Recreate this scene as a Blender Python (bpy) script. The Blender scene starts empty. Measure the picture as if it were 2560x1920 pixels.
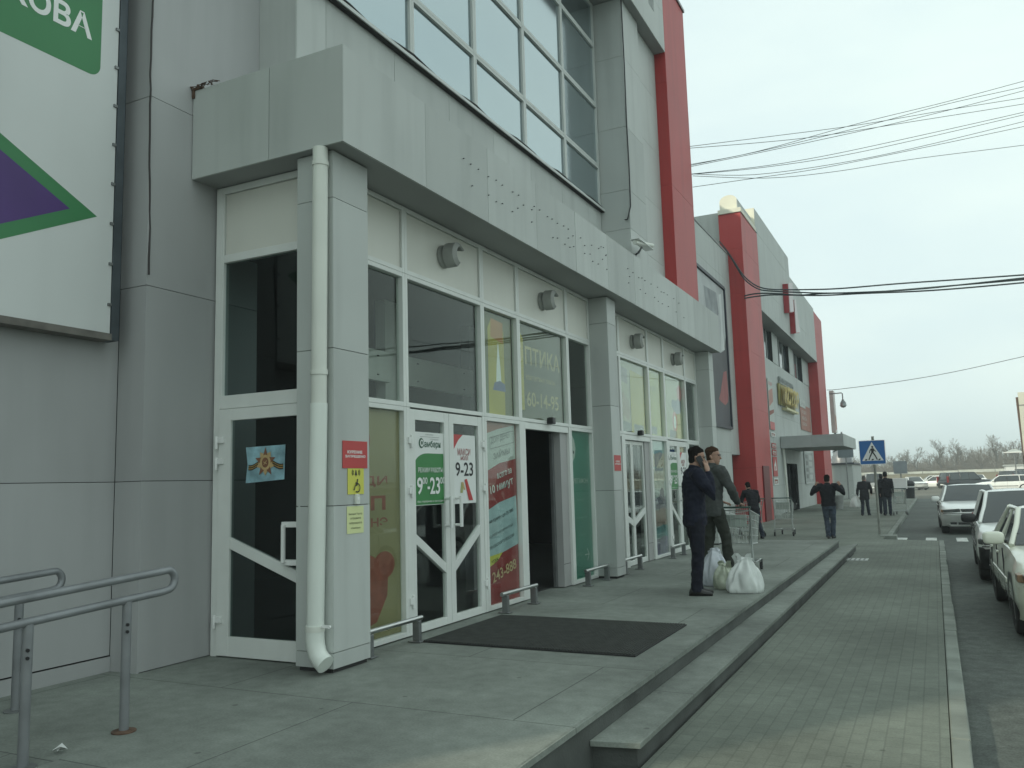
import bpy, math, random
from mathutils import Vector, Matrix, noise
random.seed(11)
S = bpy.context.scene
COL = S.collection
R = math.radians
# ---------------------------------------------------------------- camera
FOC = 2089.2                                   # focal length in photograph pixels (2560 wide)
EYE = Vector((0, 0, 1.36))
_y, _p, _r = R(26.525), R(6.8555), R(-1.5907)
_f = Vector((-math.sin(_y) * math.cos(_p), math.cos(_y) * math.cos(_p), math.sin(_p)))
_rt = _f.cross(Vector((0, 0, 1))).normalized()
_up = _rt.cross(_f)
CR = _rt * math.cos(_r) + _up * math.sin(_r)
CU = -_rt * math.sin(_r) + _up * math.cos(_r)
cd = bpy.data.cameras.new('camera')
cd.sensor_width = 36
cd.lens = FOC / 2560 * 36
cd.clip_start = .05
cd.clip_end = 6000
cam = bpy.data.objects.new('camera', cd)
COL.objects.link(cam)
cam.matrix_world = Matrix(((CR.x, CU.x, -_f.x, EYE.x), (CR.y, CU.y, -_f.y, EYE.y), (CR.z, CU.z, -_f.z, EYE.z), (0, 0, 0, 1)))
S.camera = cam
S.view_settings.view_transform = 'Standard'
S.view_settings.look = 'None'
S.view_settings.exposure = 0.17
S.view_settings.gamma = 1.0
S.cycles.max_bounces = 8
S.cycles.transparent_max_bounces = 16


def U(x, y, ax, val):
    """point of the place seen at photograph pixel x, y on the plane axis ax = val"""
    d = CR * ((x - 1280) / FOC) - CU * ((y - 960) / FOC) + _f
    return EYE + d * ((val - EYE[ax]) / d[ax])


# ---------------------------------------------------------------- sky and sun
SUN_EL = R(25.8)
SUN_H = Vector((-.585, -.811, 0)).normalized()
w = bpy.data.worlds.new('World')
S.world = w
w.use_nodes = True
nt = w.node_tree
nt.nodes.clear()
N = nt.nodes.new
L = nt.links.new
out = N('ShaderNodeOutputWorld')
bg = N('ShaderNodeBackground')
bg.inputs['Strength'].default_value = .1
sky = N('ShaderNodeTexSky')
sky.sky_type = 'NISHITA'
sky.sun_disc = False
sky.sun_elevation = SUN_EL
sky.sun_rotation = math.atan2(SUN_H.x, SUN_H.y)
sky.dust_density = 4
sky.air_density = 1.3
tc = N('ShaderNodeTexCoord')
mp = N('ShaderNodeMapping')
mp.inputs['Scale'].default_value = (1.0, 1.0, 3.2)
mp.inputs['Location'].default_value = (.3, .1, 0)
n1 = N('ShaderNodeTexNoise')
n1.inputs['Scale'].default_value = 2.6
n1.inputs['Detail'].default_value = 5
n1.inputs['Roughness'].default_value = .5
cr = N('ShaderNodeValToRGB')
cr.color_ramp.elements[0].position = .36
cr.color_ramp.elements[0].color = (7.4, 8.9, 8.9, 1)
cr.color_ramp.elements[1].position = .62
cr.color_ramp.elements[1].color = (8.3, 9.7, 9.3, 1)
mx = N('ShaderNodeMix')
mx.data_type = 'RGBA'
mx.inputs['Factor'].default_value = .95
L(tc.outputs['Generated'], mp.inputs['Vector'])
L(mp.outputs['Vector'], n1.inputs['Vector'])
L(n1.outputs['Fac'], cr.inputs['Fac'])
L(sky.outputs['Color'], mx.inputs[6])
L(cr.outputs['Color'], mx.inputs[7])
L(mx.outputs[2], bg.inputs['Color'])
L(bg.outputs['Background'], out.inputs['Surface'])
sd = bpy.data.lights.new('sun', 'SUN')
sd.energy = 2.3
sd.angle = R(1.6)
sd.color = (1.0, .93, .74)
sun = bpy.data.objects.new('sun', sd)
COL.objects.link(sun)
_sd = Vector((SUN_H.x * math.cos(SUN_EL), SUN_H.y * math.cos(SUN_EL), math.sin(SUN_EL)))
sun.rotation_euler = (-_sd).to_track_quat('-Z', 'Y').to_euler()
sun.location = (-20, -20, 30)

# ---------------------------------------------------------------- materials
MATS = {}


def srgb(c):
    return tuple(((v / 255 + .055) / 1.055) ** 2.4 if v / 255 > .04045 else v / 255 / 12.92 for v in c)


def mat(name, col, rough=.6, metal=0, var=.1, scale=2.0, bump=0, bscale=60, spec=.5, streak=0, world=False, detail=4):
    if name in MATS:
        return MATS[name]
    m = bpy.data.materials.new(name)
    m.use_nodes = True
    t = m.node_tree
    b = t.nodes['Principled BSDF']
    b.inputs['Roughness'].default_value = rough
    b.inputs['Metallic'].default_value = metal
    b.inputs['Specular IOR Level'].default_value = spec
    if world:
        g = t.nodes.new('ShaderNodeNewGeometry')
        vec = g.outputs['Position']
    else:
        g = t.nodes.new('ShaderNodeTexCoord')
        vec = g.outputs['Object']
    n = t.nodes.new('ShaderNodeTexNoise')
    n.inputs['Scale'].default_value = scale
    n.inputs['Detail'].default_value = detail
    t.links.new(vec, n.inputs['Vector'])
    r = t.nodes.new('ShaderNodeMapRange')
    r.inputs['From Min'].default_value = .3
    r.inputs['From Max'].default_value = .7
    r.inputs['To Min'].default_value = 1 - var
    r.inputs['To Max'].default_value = 1 + var
    t.links.new(n.outputs['Fac'], r.inputs['Value'])
    fac = r.outputs['Result']
    if streak:
        mpn = t.nodes.new('ShaderNodeMapping')
        mpn.inputs['Scale'].default_value = (1.7, 1.7, .16)
        n2 = t.nodes.new('ShaderNodeTexNoise')
        n2.inputs['Scale'].default_value = 2.2
        n2.inputs['Detail'].default_value = 5
        t.links.new(vec, mpn.inputs['Vector'])
        t.links.new(mpn.outputs['Vector'], n2.inputs['Vector'])
        r2 = t.nodes.new('ShaderNodeMapRange')
        r2.inputs['From Min'].default_value = .5
        r2.inputs['From Max'].default_value = .78
        r2.inputs['To Min'].default_value = 1
        r2.inputs['To Max'].default_value = 1 - streak
        t.links.new(n2.outputs['Fac'], r2.inputs['Value'])
        mu = t.nodes.new('ShaderNodeMath')
        mu.operation = 'MULTIPLY'
        t.links.new(fac, mu.inputs[0])
        t.links.new(r2.outputs['Result'], mu.inputs[1])
        fac = mu.outputs[0]
    vm = t.nodes.new('ShaderNodeVectorMath')
    vm.operation = 'SCALE'
    vm.inputs[0].default_value = col[:3]
    t.links.new(fac, vm.inputs['Scale'])
    t.links.new(vm.outputs['Vector'], b.inputs['Base Color'])
    if bump:
        nb = t.nodes.new('ShaderNodeTexNoise')
        nb.inputs['Scale'].default_value = bscale
        nb.inputs['Detail'].default_value = 3
        t.links.new(vec, nb.inputs['Vector'])
        bn = t.nodes.new('ShaderNodeBump')
        bn.inputs['Strength'].default_value = bump
        bn.inputs['Distance'].default_value = .01
        t.links.new(nb.outputs['Fac'], bn.inputs['Height'])
        t.links.new(bn.outputs['Normal'], b.inputs['Normal'])
    MATS[name] = m
    return m


def paving(name, c1, c2, mortar, bw, bh, ms, rot=0, var=.25, rough=.85, stain=.35, sscale=.5, bump=.3, offset=.5):
    m = bpy.data.materials.new(name)
    m.use_nodes = True
    t = m.node_tree
    b = t.nodes['Principled BSDF']
    b.inputs['Roughness'].default_value = rough
    b.inputs['Specular IOR Level'].default_value = .3
    g = t.nodes.new('ShaderNodeNewGeometry')
    mpn = t.nodes.new('ShaderNodeMapping')
    mpn.inputs['Rotation'].default_value = (0, 0, rot)
    t.links.new(g.outputs['Position'], mpn.inputs['Vector'])
    br = t.nodes.new('ShaderNodeTexBrick')
    br.inputs['Scale'].default_value = 1
    br.inputs['Brick Width'].default_value = bw
    br.inputs['Row Height'].default_value = bh
    br.inputs['Mortar Size'].default_value = ms
    br.inputs['Mortar Smooth'].default_value = .3
    br.offset = offset
    br.inputs['Color1'].default_value = (*c1, 1)
    br.inputs['Color2'].default_value = (*c2, 1)
    br.inputs['Mortar'].default_value = (*mortar, 1)
    t.links.new(mpn.outputs['Vector'], br.inputs['Vector'])
    fs = []
    for sc, lo, hi, dt in ((sscale, 1 - stain, 1 + stain * .5, 6), (9, 1 - var, 1 + var, 4), (70, 1 - var, 1 + var, 2)):
        n = t.nodes.new('ShaderNodeTexNoise')
        n.inputs['Scale'].default_value = sc
        n.inputs['Detail'].default_value = dt
        t.links.new(g.outputs['Position'], n.inputs['Vector'])
        r = t.nodes.new('ShaderNodeMapRange')
        r.inputs['From Min'].default_value = .3
        r.inputs['From Max'].default_value = .7
        r.inputs['To Min'].default_value = lo
        r.inputs['To Max'].default_value = hi
        t.links.new(n.outputs['Fac'], r.inputs['Value'])
        fs.append(r.outputs['Result'])
    col = br.outputs['Color']
    for f_ in fs:
        vm = t.nodes.new('ShaderNodeVectorMath')
        vm.operation = 'SCALE'
        t.links.new(col, vm.inputs[0])
        t.links.new(f_, vm.inputs['Scale'])
        col = vm.outputs['Vector']
    vo = t.nodes.new('ShaderNodeTexVoronoi')
    vo.inputs['Scale'].default_value = 2.6
    t.links.new(g.outputs['Position'], vo.inputs['Vector'])
    sp = t.nodes.new('ShaderNodeMapRange')
    sp.inputs['From Min'].default_value = .035
    sp.inputs['From Max'].default_value = .06
    sp.inputs['To Min'].default_value = .62
    sp.inputs['To Max'].default_value = 1
    t.links.new(vo.outputs['Distance'], sp.inputs['Value'])
    vm = t.nodes.new('ShaderNodeVectorMath')
    vm.operation = 'SCALE'
    t.links.new(col, vm.inputs[0])
    t.links.new(sp.outputs['Result'], vm.inputs['Scale'])
    col = vm.outputs['Vector']
    t.links.new(col, b.inputs['Base Color'])
    inv = t.nodes.new('ShaderNodeMath')
    inv.operation = 'SUBTRACT'
    inv.inputs[0].default_value = 1
    t.links.new(br.outputs['Fac'], inv.inputs[1])
    bn = t.nodes.new('ShaderNodeBump')
    bn.inputs['Strength'].default_value = bump
    bn.inputs['Distance'].default_value = .006
    t.links.new(inv.outputs[0], bn.inputs['Height'])
    t.links.new(bn.outputs['Normal'], b.inputs['Normal'])
    MATS[name] = m
    return m


def glass(name, tint, ior=1.5, rough=.0, extra=0.0):
    m = bpy.data.materials.new(name)
    m.use_nodes = True
    t = m.node_tree
    t.nodes.clear()
    o = t.nodes.new('ShaderNodeOutputMaterial')
    tr = t.nodes.new('ShaderNodeBsdfTransparent')
    tr.inputs['Color'].default_value = (*tint, 1)
    gl = t.nodes.new('ShaderNodeBsdfGlossy')
    gl.inputs['Roughness'].default_value = rough
    gl.inputs['Color'].default_value = (.95, 1, .98, 1)
    ge = t.nodes.new('ShaderNodeNewGeometry')
    dt = t.nodes.new('ShaderNodeVectorMath')
    dt.operation = 'DOT_PRODUCT'
    t.links.new(ge.outputs['Normal'], dt.inputs[0])
    t.links.new(ge.outputs['Incoming'], dt.inputs[1])
    ab = t.nodes.new('ShaderNodeMath')
    ab.operation = 'ABSOLUTE'
    t.links.new(dt.outputs['Value'], ab.inputs[0])
    om = t.nodes.new('ShaderNodeMath')
    om.operation = 'SUBTRACT'
    om.inputs[0].default_value = 1
    t.links.new(ab.outputs[0], om.inputs[1])
    pw = t.nodes.new('ShaderNodeMath')
    pw.operation = 'POWER'
    pw.inputs[1].default_value = 5
    t.links.new(om.outputs[0], pw.inputs[0])
    r0 = ((ior - 1) / (ior + 1)) ** 2
    fr = t.nodes.new('ShaderNodeMath')
    fr.operation = 'MULTIPLY_ADD'
    fr.inputs[1].default_value = 1 - r0
    fr.inputs[2].default_value = r0
    t.links.new(pw.outputs[0], fr.inputs[0])
    ad = t.nodes.new('ShaderNodeMath')
    ad.operation = 'ADD'
    ad.use_clamp = True
    ad.inputs[1].default_value = extra
    n = t.nodes.new('ShaderNodeTexNoise')
    n.inputs['Scale'].default_value = 1.3
    tcn = t.nodes.new('ShaderNodeTexCoord')
    t.links.new(tcn.outputs['Object'], n.inputs['Vector'])
    bn = t.nodes.new('ShaderNodeBump')
    bn.inputs['Strength'].default_value = .02
    bn.inputs['Distance'].default_value = .05
    t.links.new(n.outputs['Fac'], bn.inputs['Height'])
    t.links.new(bn.outputs['Normal'], gl.inputs['Normal'])
    ms = t.nodes.new('ShaderNodeMixShader')
    t.links.new(fr.outputs[0], ad.inputs[0])
    t.links.new(ad.outputs[0], ms.inputs['Fac'])
    t.links.new(tr.outputs['BSDF'], ms.inputs[1])
    t.links.new(gl.outputs['BSDF'], ms.inputs[2])
    t.links.new(ms.outputs['Shader'], o.inputs['Surface'])
    MATS[name] = m
    return m


GREYS = [mat('facade_panel' + n_, tuple(v * k_ for v in (.475, .50, .48)), .5 + r_, 0, .06, .8, streak=.15, world=True) for n_, k_, r_ in (('', .985, 0), ('_paler', 1.02, .06), ('_duller', .93, .1))]
GREY = GREYS[0]
WALLS = [mat('wall_panel' + n_, tuple(v * k_ for v in (.40, .405, .405)), .6, 0, .06, .6, streak=.10, world=True) for n_, k_ in (('', 1), ('_paler', 1.04), ('_duller', .96))]  # neutral grey; dimness of the left end is also put into the colour
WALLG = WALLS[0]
GREY2 = mat('facade_panel_far', (.46, .49, .47), .6, 0, .07, .5, streak=.18, world=True)
WFRAME2 = mat('grey_white_frame', (.56, .59, .565), .45, 0, .05, 3, streak=.06)
GREYD = mat('panel_backing_and_shade', (.03, .03, .03), .9)
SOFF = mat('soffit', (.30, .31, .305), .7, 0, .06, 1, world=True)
REDP = mat('red_panel', (.43, .042, .042), .5, 0, .09, .5, streak=.16, world=True)
REDD = mat('dark_red_paint', (.13, .012, .016), .5)
WFRAME = mat('white_frame', (.70, .72, .69), .4, 0, .05, 3, streak=.06)
WPANEL = mat('white_panel', (.66, .66, .60), .5, 0, .05, 1.2, streak=.05, world=True)
WHITE = mat('white_paint', (.78, .79, .77), .5, 0, .04)
PAPER = mat('white_paper', (.74, .76, .74), .6, 0, .03)
PIPE = mat('white_pipe', (.66, .68, .62), .35, 0, .06, 2, streak=.1)
CHROME = mat('brushed_steel', (.55, .56, .55), .28, 1, .06, 8)
STEEL = mat('dull_steel', (.22, .23, .23), .45, .7, .15, 6)
GALV = mat('grey_rail_paint', (.215, .225, .235), .4, .3, .2, 5)
DARK = mat('dark_rubber', (.015, .015, .016), .7)
BLACK = mat('black_plastic', (.012, .012, .014), .4)
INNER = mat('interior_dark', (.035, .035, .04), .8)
INNERW = mat('interior_light', (.55, .57, .54), .7)
BLUEFILM = mat('mirror_film', (.39, .46, .485), .10, .9, .02, .4, spec=.5)
CREAM = mat('cream_and_sunlit_panel', (.72, .71, .60), .6, 0, .05)
RUST = mat('rust', (.10, .06, .04), .9, 0, .4, 20)
GLASS = glass('window_glass', (.93, .96, .94), 1.34, 0, .0)
GLASSD = glass('dark_window_glass', (.58, .63, .63), 1.36, 0, .0)
CONC = paving('platform_concrete', (.220, .242, .217), (.202, .222, .200), (.105, .116, .104), 2.3, 1.5, .006, 0, .12, .8, .36, .8, .2)
RISER = mat('riser_shaded', (.075, .082, .076), .85, 0, .3, 3, bump=.3, world=True)  # darker than the platform: shade on the risers is put into the colour
PAVE = paving('pavers', (.172, .193, .163), (.157, .176, .149), (.134, .150, .127), .2, .1, .006, R(90), .10, .85, .30, .6, .12)
ASPH = paving('asphalt', (.095, .107, .097), (.088, .10, .09), (.088, .10, .09), 7, 9, .001, 0, .25, .85, .25, .35, .0)
LOT = paving('lot_asphalt', (.17, .165, .135), (.16, .155, .128), (.15, .145, .12), 14, 19, .001, 0, .2, .9, .3, .05, .0)
KERBM = mat('kerb_stone', (.185, .205, .180), .85, 0, .32, 2.5, bump=.3, world=True)
DUST = mat('dry_grass', (.22, .19, .12), .95, 0, .3, .3, world=True)


# ---------------------------------------------------------------- mesh builder
_TXT = {}


def glyphs(s, bold=0.0, shear=0.0):
    k = (s, bold, shear)
    if k not in _TXT:
        c = bpy.data.curves.new('tmp', 'FONT')
        c.body = s
        c.offset = bold
        c.shear = shear
        c.resolution_u = 3
        o = bpy.data.objects.new('tmp', c)
        COL.objects.link(o)
        dg = bpy.context.evaluated_depsgraph_get()
        me = bpy.data.meshes.new_from_object(o.evaluated_get(dg))
        v = [(p.co.x, p.co.y) for p in me.vertices]
        f = [tuple(p.vertices) for p in me.polygons]
        bpy.data.objects.remove(o)
        bpy.data.curves.remove(c)
        bpy.data.meshes.remove(me)
        x0 = min(a for a, _ in v); x1 = max(a for a, _ in v)
        y0 = min(a for _, a in v); y1 = max(a for _, a in v)
        _TXT[k] = (v, f, x0, x1, y0, y1)
    return _TXT[k]


WL = {}          # world location of every built object, for parenting


class MB:
    def __init__(self):
        self.v = []; self.f = []; self.m = []; self.mats = []; self.M = None

    def mi(self, m):
        if m not in self.mats:
            self.mats.append(m)
        return self.mats.index(m)

    def add(self, vs, fs, m):
        o = len(self.v)
        if self.M is not None:
            vs = [self.M @ Vector(v) for v in vs]
        self.v += [tuple(v) for v in vs]
        i = self.mi(m)
        for f in fs:
            self.f.append(tuple(o + k for k in f))
            self.m.append(i)
        return self

    def box(self, x0, x1, y0, y1, z0, z1, m):
        if x0 > x1: x0, x1 = x1, x0
        if y0 > y1: y0, y1 = y1, y0
        if z0 > z1: z0, z1 = z1, z0
        return self.add([(x0, y0, z0), (x1, y0, z0), (x1, y1, z0), (x0, y1, z0), (x0, y0, z1), (x1, y0, z1), (x1, y1, z1), (x0, y1, z1)],
                        [(0, 3, 2, 1), (4, 5, 6, 7), (0, 1, 5, 4), (1, 2, 6, 5), (2, 3, 7, 6), (3, 0, 4, 7)], m)

    def prism(self, pts, P, A, B, D, m):
        """outline pts (a, b) in the frame P + a A + b B, thickened along vector D"""
        P, A, B, D = Vector(P), Vector(A), Vector(B), Vector(D)
        n = len(pts)
        a = [P + A * p[0] + B * p[1] for p in pts]
        b = [q + D for q in a]
        fl = A.cross(B).dot(D) > 0
        ar = sum(pts[i][0] * pts[(i + 1) % n][1] - pts[(i + 1) % n][0] * pts[i][1] for i in range(n)) > 0
        base, top = tuple(range(n)), tuple(range(n, 2 * n))
        if fl == ar:
            base = base[::-1]
        else:
            top = top[::-1]
        fs = [base, top]
        for i in range(n):
            j = (i + 1) % n
            q = (i, j, n + j, n + i)
            fs.append(q if fl == ar else q[::-1])
        return self.add(a + b, fs, m)

    def loft(self, rings, m, cap=True, closed=True):
        n = len(rings[0])
        vs = [p for r in rings for p in r]
        fs = []
        for i in range(len(rings) - 1):
            for j in range(n if closed else n - 1):
                k = (j + 1) % n
                fs.append((i * n + j, i * n + k, (i + 1) * n + k, (i + 1) * n + j))
        if cap:
            fs.append(tuple(range(n))[::-1])
            fs.append(tuple(range((len(rings) - 1) * n, len(rings) * n)))
        return self.add(vs, fs, m)

    def tube(self, pts, r, m, n=8, cap=True):
        pts = [Vector(p) for p in pts]
        rs = r if isinstance(r, (list, tuple)) else [r] * len(pts)
        rings = []
        up = None
        for i, p in enumerate(pts):
            a = pts[max(i - 1, 0)]; b = pts[min(i + 1, len(pts) - 1)]
            t = (b - a).normalized()
            if up is None:
                up = Vector((0, 0, 1)) if abs(t.z) < .9 else Vector((0, 1, 0))
            s = t.cross(up)
            if s.length < 1e-5:
                s = t.orthogonal()
            s.normalize()
            up = s.cross(t).normalized()
            rings.append([p + (s * math.cos(q) + up * math.sin(q)) * rs[i] for q in [2 * math.pi * k / n for k in range(n)]])
        # orientation: s x up = -t .. flip so normals face outwards
        rings = [rg[::-1] for rg in rings]
        return self.loft(rings, m, cap)

    def ball(self, c, rad, m, nu=12, nv=8):
        if not isinstance(rad, (tuple, list)): rad = (rad,) * 3
        rings = []
        for i in range(nv + 1):
            th = math.pi * (i / nv) * .998 + .001
            rings.append([(c[0] + rad[0] * math.sin(th) * math.cos(2 * math.pi * k / nu), c[1] + rad[1] * math.sin(th) * math.sin(2 * math.pi * k / nu), c[2] - rad[2] * math.cos(th)) for k in range(nu)])
        return self.loft(rings, m)

    def sball(self, c, rad, m, e=.55, nu=20, nv=10):
        sg = lambda v: math.copysign(abs(v) ** e, v)
        rings = []
        for i in range(nv + 1):
            th = math.pi * (i / nv) * .996 + .002
            rings.append([(c[0] + rad[0] * sg(math.sin(th)) * sg(math.cos(2 * math.pi * k / nu)), c[1] + rad[1] * sg(math.sin(th)) * sg(math.sin(2 * math.pi * k / nu)), c[2] - rad[2] * sg(math.cos(th))) for k in range(nu)])
        return self.loft(rings, m)

    def lathe(self, prof, P, axis, m, n=20):
        """profile of (distance along axis, radius)"""
        ax = Vector(axis).normalized(); s = ax.orthogonal().normalized(); t = ax.cross(s)
        rings = [[Vector(P) + ax * d + (s * math.cos(2 * math.pi * k / n) + t * math.sin(2 * math.pi * k / n)) * max(r, .0005) for k in range(n)] for d, r in prof]
        return self.loft(rings, m)

    def text(self, s, P, A, B, m, w=None, h=None, bold=0.0, shear=0.0, align='c', rot=0, D=None):
        """lettering fitted in w x h metres, centred (or left / right) on P in the plane of A, B"""
        v, f, x0, x1, y0, y1 = glyphs(s, bold, shear)
        A, B, P = Vector(A), Vector(B), Vector(P)
        sx = w / (x1 - x0) if w else None
        sy = h / (y1 - y0) if h else None
        sx = sx or sy; sy = sy or sx
        cx = {'c': (x0 + x1) / 2, 'l': x0, 'r': x1}[align]
        cy = (y0 + y1) / 2
        c_, s_ = math.cos(rot), math.sin(rot)
        q = []
        for a, b in v:
            a2, b2 = (a - cx) * sx, (b - cy) * sy
            q.append(P + A * (a2 * c_ - b2 * s_) + B * (a2 * s_ + b2 * c_))
        if A.cross(B).dot(Vector(D) if D else A.cross(B)) < 0:
            f = [t[::-1] for t in f]
        return self.add(q, f, m)

    def build(self, name, parent=None, smooth=40, bevel=0, sub=0):
        me = bpy.data.meshes.new(name)
        xs = [p[0] for p in self.v]; ys = [p[1] for p in self.v]; zs = [p[2] for p in self.v]
        b = Vector(((min(xs) + max(xs)) / 2, (min(ys) + max(ys)) / 2, min(zs)))
        me.from_pydata([(p[0] - b.x, p[1] - b.y, p[2] - b.z) for p in self.v], [], self.f)
        for m in self.mats:
            me.materials.append(m)
        me.polygons.foreach_set('material_index', self.m)
        me.update()
        if smooth:
            me.polygons.foreach_set('use_smooth', [True] * len(me.polygons))
            me.set_sharp_from_angle(angle=R(smooth))
        o = bpy.data.objects.new(name, me)
        COL.objects.link(o)
        if bevel:
            md = o.modifiers.new('bevel', 'BEVEL')
            md.width = bevel; md.segments = 2; md.limit_method = 'ANGLE'; md.angle_limit = R(40)
        if sub:
            md = o.modifiers.new('sub', 'SUBSURF')
            md.levels = sub; md.render_levels = sub
        WL[o.name] = b
        put(o, parent)
        return o


def put(o, parent):
    b = WL[o.name]
    if parent is not None:
        o.parent = parent
        o.location = b - WL[parent.name]
    else:
        o.location = b


def tag(o, label=None, cat=None, group=None, kind=None):
    if label: o['label'] = label
    if cat: o['category'] = cat
    if group: o['group'] = group
    if kind: o['kind'] = kind
    return o


def thing(name, label, cat, loc=(0, 0, 0), group=None):
    o = bpy.data.objects.new(name, None)
    o.empty_display_size = .2
    COL.objects.link(o)
    o.location = loc
    WL[o.name] = Vector(loc)
    return tag(o, label, cat, group)


def dup(root, loc=None, rz=None, label=None, group=None, scale=None):
    r = root.copy(); COL.objects.link(r)
    if loc is not None: r.location = loc
    if rz is not None: r.rotation_euler = (0, 0, rz)
    if scale: r.scale = scale if isinstance(scale, tuple) else (scale,) * 3
    if label: r['label'] = label
    if group: r['group'] = group
    for ch in list(root.children):
        c = ch.copy(); COL.objects.link(c); c.parent = r
        for g in list(ch.children):
            d = g.copy(); COL.objects.link(d); d.parent = c
    return r


def struct(o):
    o['kind'] = 'structure'
    return o


XA, YA, ZA = Vector((1, 0, 0)), Vector((0, 1, 0)), Vector((0, 0, 1))


class Poster:
    """flat printed sheet: outline and lettering in its own a, b metres; each layer half a millimetre proud"""
    def __init__(self, P, A, B, w, h, m, thick=.004, outline=None):
        self.P, self.A, self.B = Vector(P), Vector(A), Vector(B)
        self.n = self.A.cross(self.B)
        self.k = 0
        self.w, self.h = w, h
        self.mb = MB()
        self.t = thick
        self.mb.prism(outline or [(0, 0), (w, 0), (w, h), (0, h)], self.P, self.A, self.B, self.n * thick, m)

    def o(self):
        self.k += 1
        return self.P + self.n * (self.t + .0006 * self.k)

    def poly(self, pts, m):
        q = self.o()
        ar = sum(pts[i][0] * pts[(i + 1) % len(pts)][1] - pts[(i + 1) % len(pts)][0] * pts[i][1] for i in range(len(pts)))
        if ar < 0: pts = pts[::-1]
        self.mb.add([q + self.A * a + self.B * b for a, b in pts], [tuple(range(len(pts)))], m)
        return self

    def disc(self, cx, cy, rx, m, ry=None, n=28):
        ry = ry or rx
        return self.poly([(cx + rx * math.cos(2 * math.pi * k / n), cy + ry * math.sin(2 * math.pi * k / n)) for k in range(n)], m)

    def text(self, s, x, y, m, w=None, h=None, **k):
        self.mb.text(s, self.o() + self.A * x + self.B * y, self.A, self.B, m, w, h, **k)
        return self

    def line(self, x0, y0, x1, y1, t, m):
        d = Vector((x1 - x0, y1 - y0)); p = Vector((-d.y, d.x)).normalized() * t / 2
        return self.poly([(x0 + p.x, y0 + p.y), (x1 + p.x, y1 + p.y), (x1 - p.x, y1 - p.y), (x0 - p.x, y0 - p.y)], m)

    def build(self, name, label=None, cat=None, group=None, parent=None):
        o = self.mb.build(name, parent, smooth=0)
        return tag(o, label, cat, group)
# ================================================================ ground
def slab(name, pts, z0, z1, m):
    b = MB()
    b.prism(pts, (0, 0, z0), XA, YA, ZA * (z1 - z0), m)
    return struct(b.build(name, smooth=0))


ZS, ZR = -.27, -.39
b = MB()
b.add([(-3000, -2000, ZR), (3000, -2000, ZR), (3000, 4000, ZR), (-3000, 4000, ZR)], [(0, 1, 2, 3)], ASPH)
struct(b.build('road', smooth=0))
b = MB()
b.add([(-14, 64, ZR + .004), (60, 66, ZR + .004), (75, 176, ZR + .004), (-40, 176, ZR + .004)], [(0, 1, 2, 3)], LOT)
struct(b.build('parking_lot', smooth=0))
b = MB()
b.add([(-600, 176, ZR + .006), (900, 176, ZR + .006), (900, 700, ZR + .9), (-600, 700, ZR + .9)], [(0, 1, 2, 3)], DUST)
struct(b.build('dry_field', smooth=0))
slab('pavement', [(-1.635, -8), (-.045, -8), (-.045, 22.95), (-1.3, 23.35), (-1.3, 62), (-6.28, 62), (-6.28, 19.08), (-1.635, 19.08)], -.9, ZS, PAVE)
# kerb stones along the walk and along the far pavement
b = MB()
yy = -8
while yy < 22.8:
    b.box(-.04, .072 + random.uniform(-.006, .006), yy, yy + .995, -.8, ZS + .004 + random.uniform(-.004, .004), KERBM)
    yy += 1.0
yy = 24.9
while yy < 61:
    b.box(-1.295, -1.16, yy, yy + .99, -.8, ZS + .006, KERBM)
    yy += 1.0
b.box(-1.42, -1.02, 24.3, 24.85, -.8, ZS + .02, KERBM)
struct(b.build('kerb', smooth=0, bevel=.012))
# platform in front of the doors, with the ramp at its near left end
b = MB()
b.add([(-1.92, -1.5, 0), (-1.92, 19.07, 0), (-6.4, 19.07, 0), (-6.4, 3.3, 0), (-4.2, 3.3, 0), (-4.2, -1.5, 0)], [(0, 1, 2, 3, 4, 5)], CONC)
b.add([(-4.2, 3.3, 0), (-6.4, 3.3, 0), (-6.4, -2.5, -.30), (-4.2, -2.5, -.30)], [(0, 1, 2, 3)], CONC)
struct(b.build('platform', smooth=0))
b = MB()
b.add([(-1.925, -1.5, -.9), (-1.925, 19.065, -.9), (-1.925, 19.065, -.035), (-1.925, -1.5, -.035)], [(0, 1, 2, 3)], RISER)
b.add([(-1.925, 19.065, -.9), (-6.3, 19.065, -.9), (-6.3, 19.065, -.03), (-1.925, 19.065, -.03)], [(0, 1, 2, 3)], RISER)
b.box(-2.2, -1.905, -1.5, 19.075, -.034, -.002, CONC)
struct(b.build('platform_riser', smooth=0))
b = MB()
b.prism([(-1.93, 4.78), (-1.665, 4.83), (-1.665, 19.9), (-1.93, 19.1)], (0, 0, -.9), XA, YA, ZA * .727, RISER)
b.prism([(-1.924, 4.74), (-1.635, 4.80), (-1.635, 20.1), (-1.924, 19.12)], (0, 0, -.172), XA, YA, ZA * .034, CONC)
struct(b.build('step', smooth=0, bevel=.004))
b = MB()
for k, x in enumerate((-.93, -.22, .50, 1.2, 1.9, 2.6, 3.3)):
    y0 = 24.25 + .02 * k
    b.add([(x - .13, y0, ZR + .004), (x + .13, y0, ZR + .004), (x + .13, y0 + 1.35, ZR + .004), (x - .13, y0 + 1.35, ZR + .004)], [(0, 1, 2, 3)], mat('road_paint', (.55, .57, .54), .8, 0, .35, 9, world=True, detail=6))
struct(b.build('crossing_marking', smooth=0))


# ================================================================ front block of the shopping centre
mall = thing('shopping_centre', 'grey panelled shopping centre block with glass entrance bays under a long canopy', 'building', (-5.5, 8, 0))


def vary(m):
    return random.choice(GREYS) if m is GREY else random.choice(WALLS) if m is WALLG else m


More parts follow.
